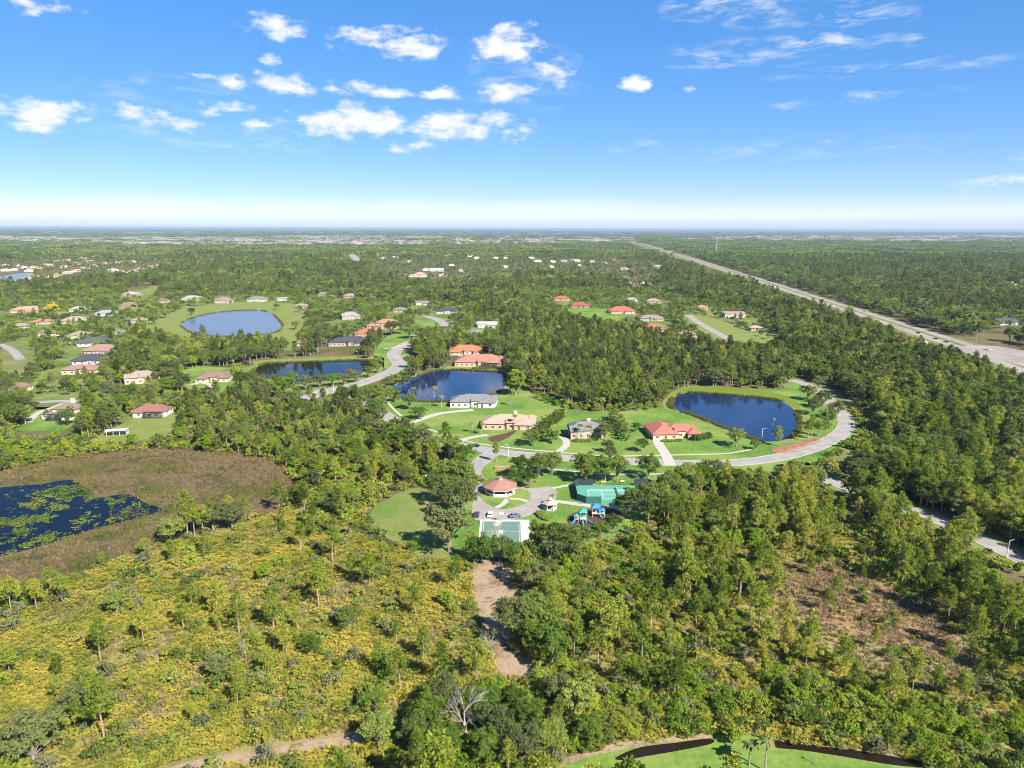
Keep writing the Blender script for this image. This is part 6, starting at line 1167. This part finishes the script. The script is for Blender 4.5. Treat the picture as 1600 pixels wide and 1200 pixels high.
LM = [(-1.6, 179.2, 'near the sand track'), (98, 186.7, 'around the brown clearing'), (72.9, 252.7, 'in the pine stand below the tennis court'), (45.7, 201.8, 'in the pine stand right of the sand track'), (33.1, 163.9, 'in the lower pine stand near centre'), (74.2, 155.9, 'in the pine stand below the brown clearing'),
 (123.9, 164.4, 'in the woods at the right picture edge'), (116.4, 241.1, 'on near side of the street to right edge'), (137.6, 206.6, 'near the street lamp at right edge'), (174, 280.9, 'in the dense wood beyond the right street'), (185.2, 253.6, 'in the wood corner above the street lamp'), (200.3, 356.2, 'in the dense wood right of street bend'), (272.8, 395.8, 'in the dense wood below the highway'),
 (66.2, 478.6, 'in the wood behind the tan house'), (152.3, 501.4, 'in the wood behind the round pond'), (-93.4, 331.1, 'in the thicket right of the marsh'), (-58.9, 312, 'in the thicket left of park entrance'), (-152.8, 390.6, 'in the thicket above the marsh end'), (-70.7, 264.5, 'in the thicket left of park field'), (-211.1, 329.9, 'in the green belt above the marsh'),
 (-99.7, 166.1, 'in the scrub below the marsh'), (-54, 182.3, 'in the scrub left of sand track'), (-49, 136.6, 'in the scrub near the footpath'), (-91.6, 130.4, 'in the bottom left scrub corner'), (-13.3, 130.7, 'in the bottom thicket near bare tree'), (28.4, 137, 'in the bushes above the left canal end'), (60.8, 137.1, 'in the bushes above the front lawn'), (85.7, 131.2, 'in the bushes above the right canal'), (102.2, 129.3, 'in the bottom right corner bushes'),
 (24.8, 210.3, 'in the yellow bushes below the playground'), (-246, 571.5, 'in the wood between the two left ponds'), (-293.7, 453.8, 'in gardens at the left edge')]
for kind, lst in trees.items():
    A = np.concatenate(lst); word, hh, lim = KW[kind]
    size = A[:, 2] * hh / np.hypot(A[:, 0], A[:, 1]); vis = (np.abs(A[:, 0]) < .70 * A[:, 1]) & (A[:, 1] > 119)
    order = np.argsort(-np.where(vis, size, 0)); pick = np.zeros(len(A), bool); pick[order[:lim]] = True; pick &= vis
    for x, y, s, z in A[pick]:
        ph = min(LM, key=lambda q: (q[0] - x) ** 2 + ((q[1] - y) * .7) ** 2)[2]; plant(kind, x, y, s, '%s %s' % (word, ph), '%s%s %s' % (word, 'es' if kind == 'bush' else 's', ph), sz=random.uniform(.9, 1.12), cat={'shrub': 'shrub', 'bush': 'bush'}.get(kind, 'tree'))
    B = A[~pick]; d = np.hypot(B[:, 0], B[:, 1])
    bands = ((0, 340, 0), (340, 900, 1), (900, 9e9, 2)) if kind not in ('shrub', 'bush') else ((0, 230, 0), (230, 9e9, 1))
    nmz = {'pine': 'pine_woods', 'oak': 'oak_woods', 'broadleaf': 'broadleaf_woods', 'shrub': 'undergrowth', 'bush': 'bush_thicket'}[kind]
    for a, b, lod in bands:
        m = (d >= a) & (d < b)
        scatter(nmz, B[m, :2], B[m, 2], JOINED[(kind, lod)], 'mass of %ss merging into continuous %s' % (word, ['near woods', 'middle distance woods', 'distant woods'][lod] if kind not in ('shrub', 'bush') else 'undergrowth'), 'woods' if kind not in ('shrub', 'bush') else 'undergrowth', r=np.random.default_rng(int(a) + len(B)))
# palmetto scrub, weeds, reeds, floating leaves
P = cands(100, 330, 1.02); z = zone_of(P); ok = np.isin(z, (1, 2, 3, 4, 5, 6, 9)); P, z = P[ok], z[ok]; P_, z_ = P, z
fr = free(P, False); f = field(P, 30, 3); f9 = field(P, 9, 6)
pr = np.array([0, .6, .35, .95, .05, .55, .9, 0, 0, .8, 0, 0])[z] * np.clip(.16 + 1.35 * f + .7 * (f9 - .5), .04, 1.1)
m = fr & (rv.uniform(0, 1, len(P)) < pr); scatter('palmetto_scrub', P[m], rv.uniform(.7, 1.35, m.sum()), C_PALMETTO, 'yellow-green saw palmetto covering the open ground', 'palmetto')
pr = np.array([0, .2, .15, .6, 1.3, .3, .2, 0, 0, .2, 0, 0])[z] * np.clip(1.3 - f, .1, 1.2)
m = fr & (rv.uniform(0, 1, len(P)) < pr); scatter('dry_grass', P[m], rv.uniform(.6, 1.4, m.sum()), C_REED, 'dry brown grass tufts between palmetto and pines', 'grass', zs=rv.uniform(.4, .8, m.sum()))
m = fr & (z != 4) & (rv.uniform(0, 1, len(P)) < pr * .6); scatter('low_weeds', P[m], rv.uniform(.7, 1.5, m.sum()), C_WEED, 'low green weeds on the forest floor and scrub', 'weeds')
Q = cands(150, 350, .95); im = inside(Q, MARSH); Q = Q[im]; wet = inside(Q, MWATER); fm = field(Q, 34, 2); fs = field(Q, 11, 8)
ol = field(Q, 60, 1) + .3 * (fs - .5) + rv.normal(0, .08, len(Q)) > .58; wd = rv.uniform(0, 1, len(Q)) < np.clip(1.1 * field(Q, 45, 2) + .8 * (fs - .5), .1, .95)
m = ~wet & wd & ol; scatter('marsh_sedge', Q[m], rv.uniform(.7, 1.3, m.sum()), C_SEDGE, 'olive green sedge in broad drifts across the marsh', 'sedge', zs=rv.uniform(.4, .9, m.sum()))
m = ~wet & wd & ~ol; scatter('marsh_reeds', Q[m], rv.uniform(.7, 1.4, m.sum()), C_REED, 'brown dry reeds and sedge filling the marsh', 'reeds', zs=rv.uniform(.5, 1.1, m.sum()))
m = wet & (rv.uniform(0, 1, len(Q)) < np.clip((field(Q, 70, 9) - .36) * 2.2 + (fs - .5) * 1.2, .02, .8)); scatter('floating_plants', Q[m], rv.uniform(.6, 1.3, m.sum()), C_PAD, 'green floating water plants on the marsh pool', 'water plants')
m = wet & (rv.uniform(0, 1, len(Q)) < np.clip((field(Q, 40, 5) - .60) * 2.5, 0.015, .6)); scatter('flooded_sedge', Q[m], rv.uniform(.5, 1.1, m.sum()), C_SEDGE, 'olive sedge standing in the marsh pool', 'sedge', zs=rv.uniform(.4, .8, m.sum()))
m = wet & (rv.uniform(0, 1, len(Q)) < np.clip((field(Q, 70, 9) - .68) * 2.4, 0, .7)); scatter('emergent_plants', Q[m], rv.uniform(.5, .9, m.sum()), C_WEED, 'bright green emergent clumps in the marsh pool', 'water plants')

# reeds straggling out of the marsh into the scrub
mc = np.mean(np.array(MARSH), 0); E_ = cands(140, 380, 1.1); d_ = mc + (E_ - mc) / 1.12; m = inside(d_, MARSH) & ~inside(E_, MARSH) & (rv.uniform(0, 1, len(E_)) < np.clip(field(E_, 30, 3) * .9 - .1, 0, .7))
scatter('marsh_reeds', E_[m], rv.uniform(.7, 1.4, m.sum()), C_REED, 'brown reeds straggling past the marsh edge', 'reeds', zs=rv.uniform(.5, 1.0, m.sum()))
# uneven reeds and grass along the pond margins
ring = []
for P_ in (POND_A, POND_B, POND_C, POND_D):
    q = spline(P_, True, 30); n = len(q); k = rv.integers(0, n, n * 7); p = q[k] + (q[(k + 1) % n] - q[k]) * rv.uniform(0, 1, (len(k), 1)) + rv.normal(0, .75, (len(k), 2)); ring.append(p[field(p, 22, 4) > .38])
ring = np.concatenate(ring); scatter('pond_reeds', ring, rv.uniform(.7, 1.5, len(ring)), C_SEDGE, 'uneven green reeds along the pond margins', 'reeds', zs=rv.uniform(.5, 1.2, len(ring)))
# ------------------------------------------------------------------ far forest and far suburbs
def patch_mesh(seed):
    r = np.random.default_rng(4000 + seed); V, Fq, mi = [], [], []; b = 0
    for k in range(46):
        kind = r.uniform(); rad = r.uniform(3.2, 5.6); h = r.uniform(8, 14); c = np.array([r.uniform(-42, 42), r.uniform(-42, 42), 0])
        n = 9; d = r.normal(size=(n, 3)); d /= np.linalg.norm(d, axis=1, keepdims=True); d[:, 2] = np.abs(d[:, 2])
        C = c + d * np.array([rad, rad, h * .45]) * .7 + np.array([0, 0, h * .5]); m = d + r.normal(0, .5, (n, 3)); m /= np.linalg.norm(m, axis=1, keepdims=True)
        v, f = leaf_quads(C, m, 2.3, .8, r); V.append(v); Fq.append(f + b); b += len(v); mi += [0 if kind < .3 else 1] * len(f)
    return mesh('forest_patch', np.concatenate(V), np.concatenate(Fq), [F_PINE_DEEP, F_OAK], mi)
C_PATCH = simple_col('patch', [patch_mesh(s) for s in range(4)])
SUB = [[(-6202.4, 7980.6), (-3877.2, 6748.6), (-3269.6, 7871), (-1881.4, 8859.6), (1412.7, 8459.3), (1105.9, 6445.5), (432.5, 4926.2), (-704.6, 4409.2), (-1841.6, 4423.5), (-2579.3, 4588.2), (-4158.9, 5343.8)], [(1687.2, 7990.3), (4168.3, 10521.3), (8874.2, 12287.4), (5484.3, 7065.5), (3497.4, 6098.5), (2466, 6214.7), (1453.1, 6345.8)], [(-10218.9, 13163.3), (-6669.2, 15113.5), (-4862.1, 11012.2), (-7137.5, 9187.2)], [(-5217.2, 14772.8), (21546.4, 30615), (13244, 18809.2), (-4004.7, 11334.4)]]
P = cands(2650, 9500, 62); P = P[free(P)]; ins = np.zeros(len(P), bool)
for s in SUB: ins |= inside(P, s)
for s in SUB: ins |= inside(P + np.array([0, 420.]), s)
m = ~ins | (rv.uniform(0, 1, len(P)) < .10); scatter('distant_forest', P[m], rv.uniform(.9, 1.3, m.sum()), C_PATCH, 'distant flat forest reaching to the horizon', 'forest', zs=rv.uniform(.8, 1.2, m.sum()))
P = cands(9500, 26000, 240); m = rv.uniform(0, 1, len(P)) < np.clip(field(P, 3000, 5), .2, .9); scatter('distant_forest', P[m], rv.uniform(2.2, 3.6, m.sum()), C_PATCH, 'forest band along the far horizon', 'forest', zs=np.full(m.sum(), .35))
def suburb_mesh(k):
    a = MB(); a.cur = 0; a.box(0, 0, 0, 18 + 3 * k, 12, 3.4); a.cur = 1; a.hip(0, 0, 18 + 3 * k, 12, 3.4, .42)
    cols = [(.18, .175, .17), (.17, .125, .105), (.24, .23, .215), (.11, .108, .108), (.18, .145, .125)]
    return a.mesh('suburb_house', [plain('suburb_wall', (.27, .255, .23)), tiled_roof(cols[k])])
C_SUB = simple_col('suburb', [suburb_mesh(k) for k in range(5)])
pts = []
for i, s in enumerate(SUB):
    s = np.array(s); lo, hi = s.min(0), s.max(0); n = [60000, 50000, 3000, 4000][i]
    Q = np.stack([rv.uniform(lo[0], hi[0], n), rv.uniform(lo[1], hi[1], n)], 1); Q = Q[inside(Q, s)]
    fq = field(Q, 2600, 3); Q = Q[rv.uniform(0, 1, len(Q)) < np.clip((fq - .3) * 1.8, .05, 1)]; pts.append(Q[:[6000, 4500, 400, 500][i]])
Q = np.concatenate(pts); scatter('distant_suburbs', Q, np.where(Q[:, 1] > 9000, rv.uniform(1.2, 2.6, len(Q)), rv.uniform(1.0, 2.0, len(Q))), C_SUB, 'pale roofs of distant suburbs below the horizon', 'suburbs', zs=rv.uniform(.8, 1.1, len(Q)))

# ------------------------------------------------------------------ haze
B_ = 112000
hz = MB(); hz.add([(-B_, -3000, -1.5), (B_, -3000, -1.5), (B_, B_, -1.5), (-B_, B_, -1.5), (-B_, -3000, 108), (B_, -3000, 108), (B_, B_, 108), (-B_, B_, 108)], [(3, 2, 1, 0), (4, 5, 6, 7), (0, 1, 5, 4), (1, 2, 6, 5), (2, 3, 7, 6), (3, 0, 4, 7)])
HM, t = new_mat('haze_air'); ho = t.nodes.new('ShaderNodeOutputMaterial'); pv = t.nodes.new('ShaderNodeVolumePrincipled'); pv.inputs['Density'].default_value = 3.8e-5; pv.inputs['Color'].default_value = (.36, .51, .72, 1); pv.inputs['Anisotropy'].default_value = 0.0
t.links.new(pv.outputs[0], ho.inputs['Volume']); h = hz.build('haze', HM); tag(h, 'thin pale blue summer haze over the land', 'haze', kind='stuff')
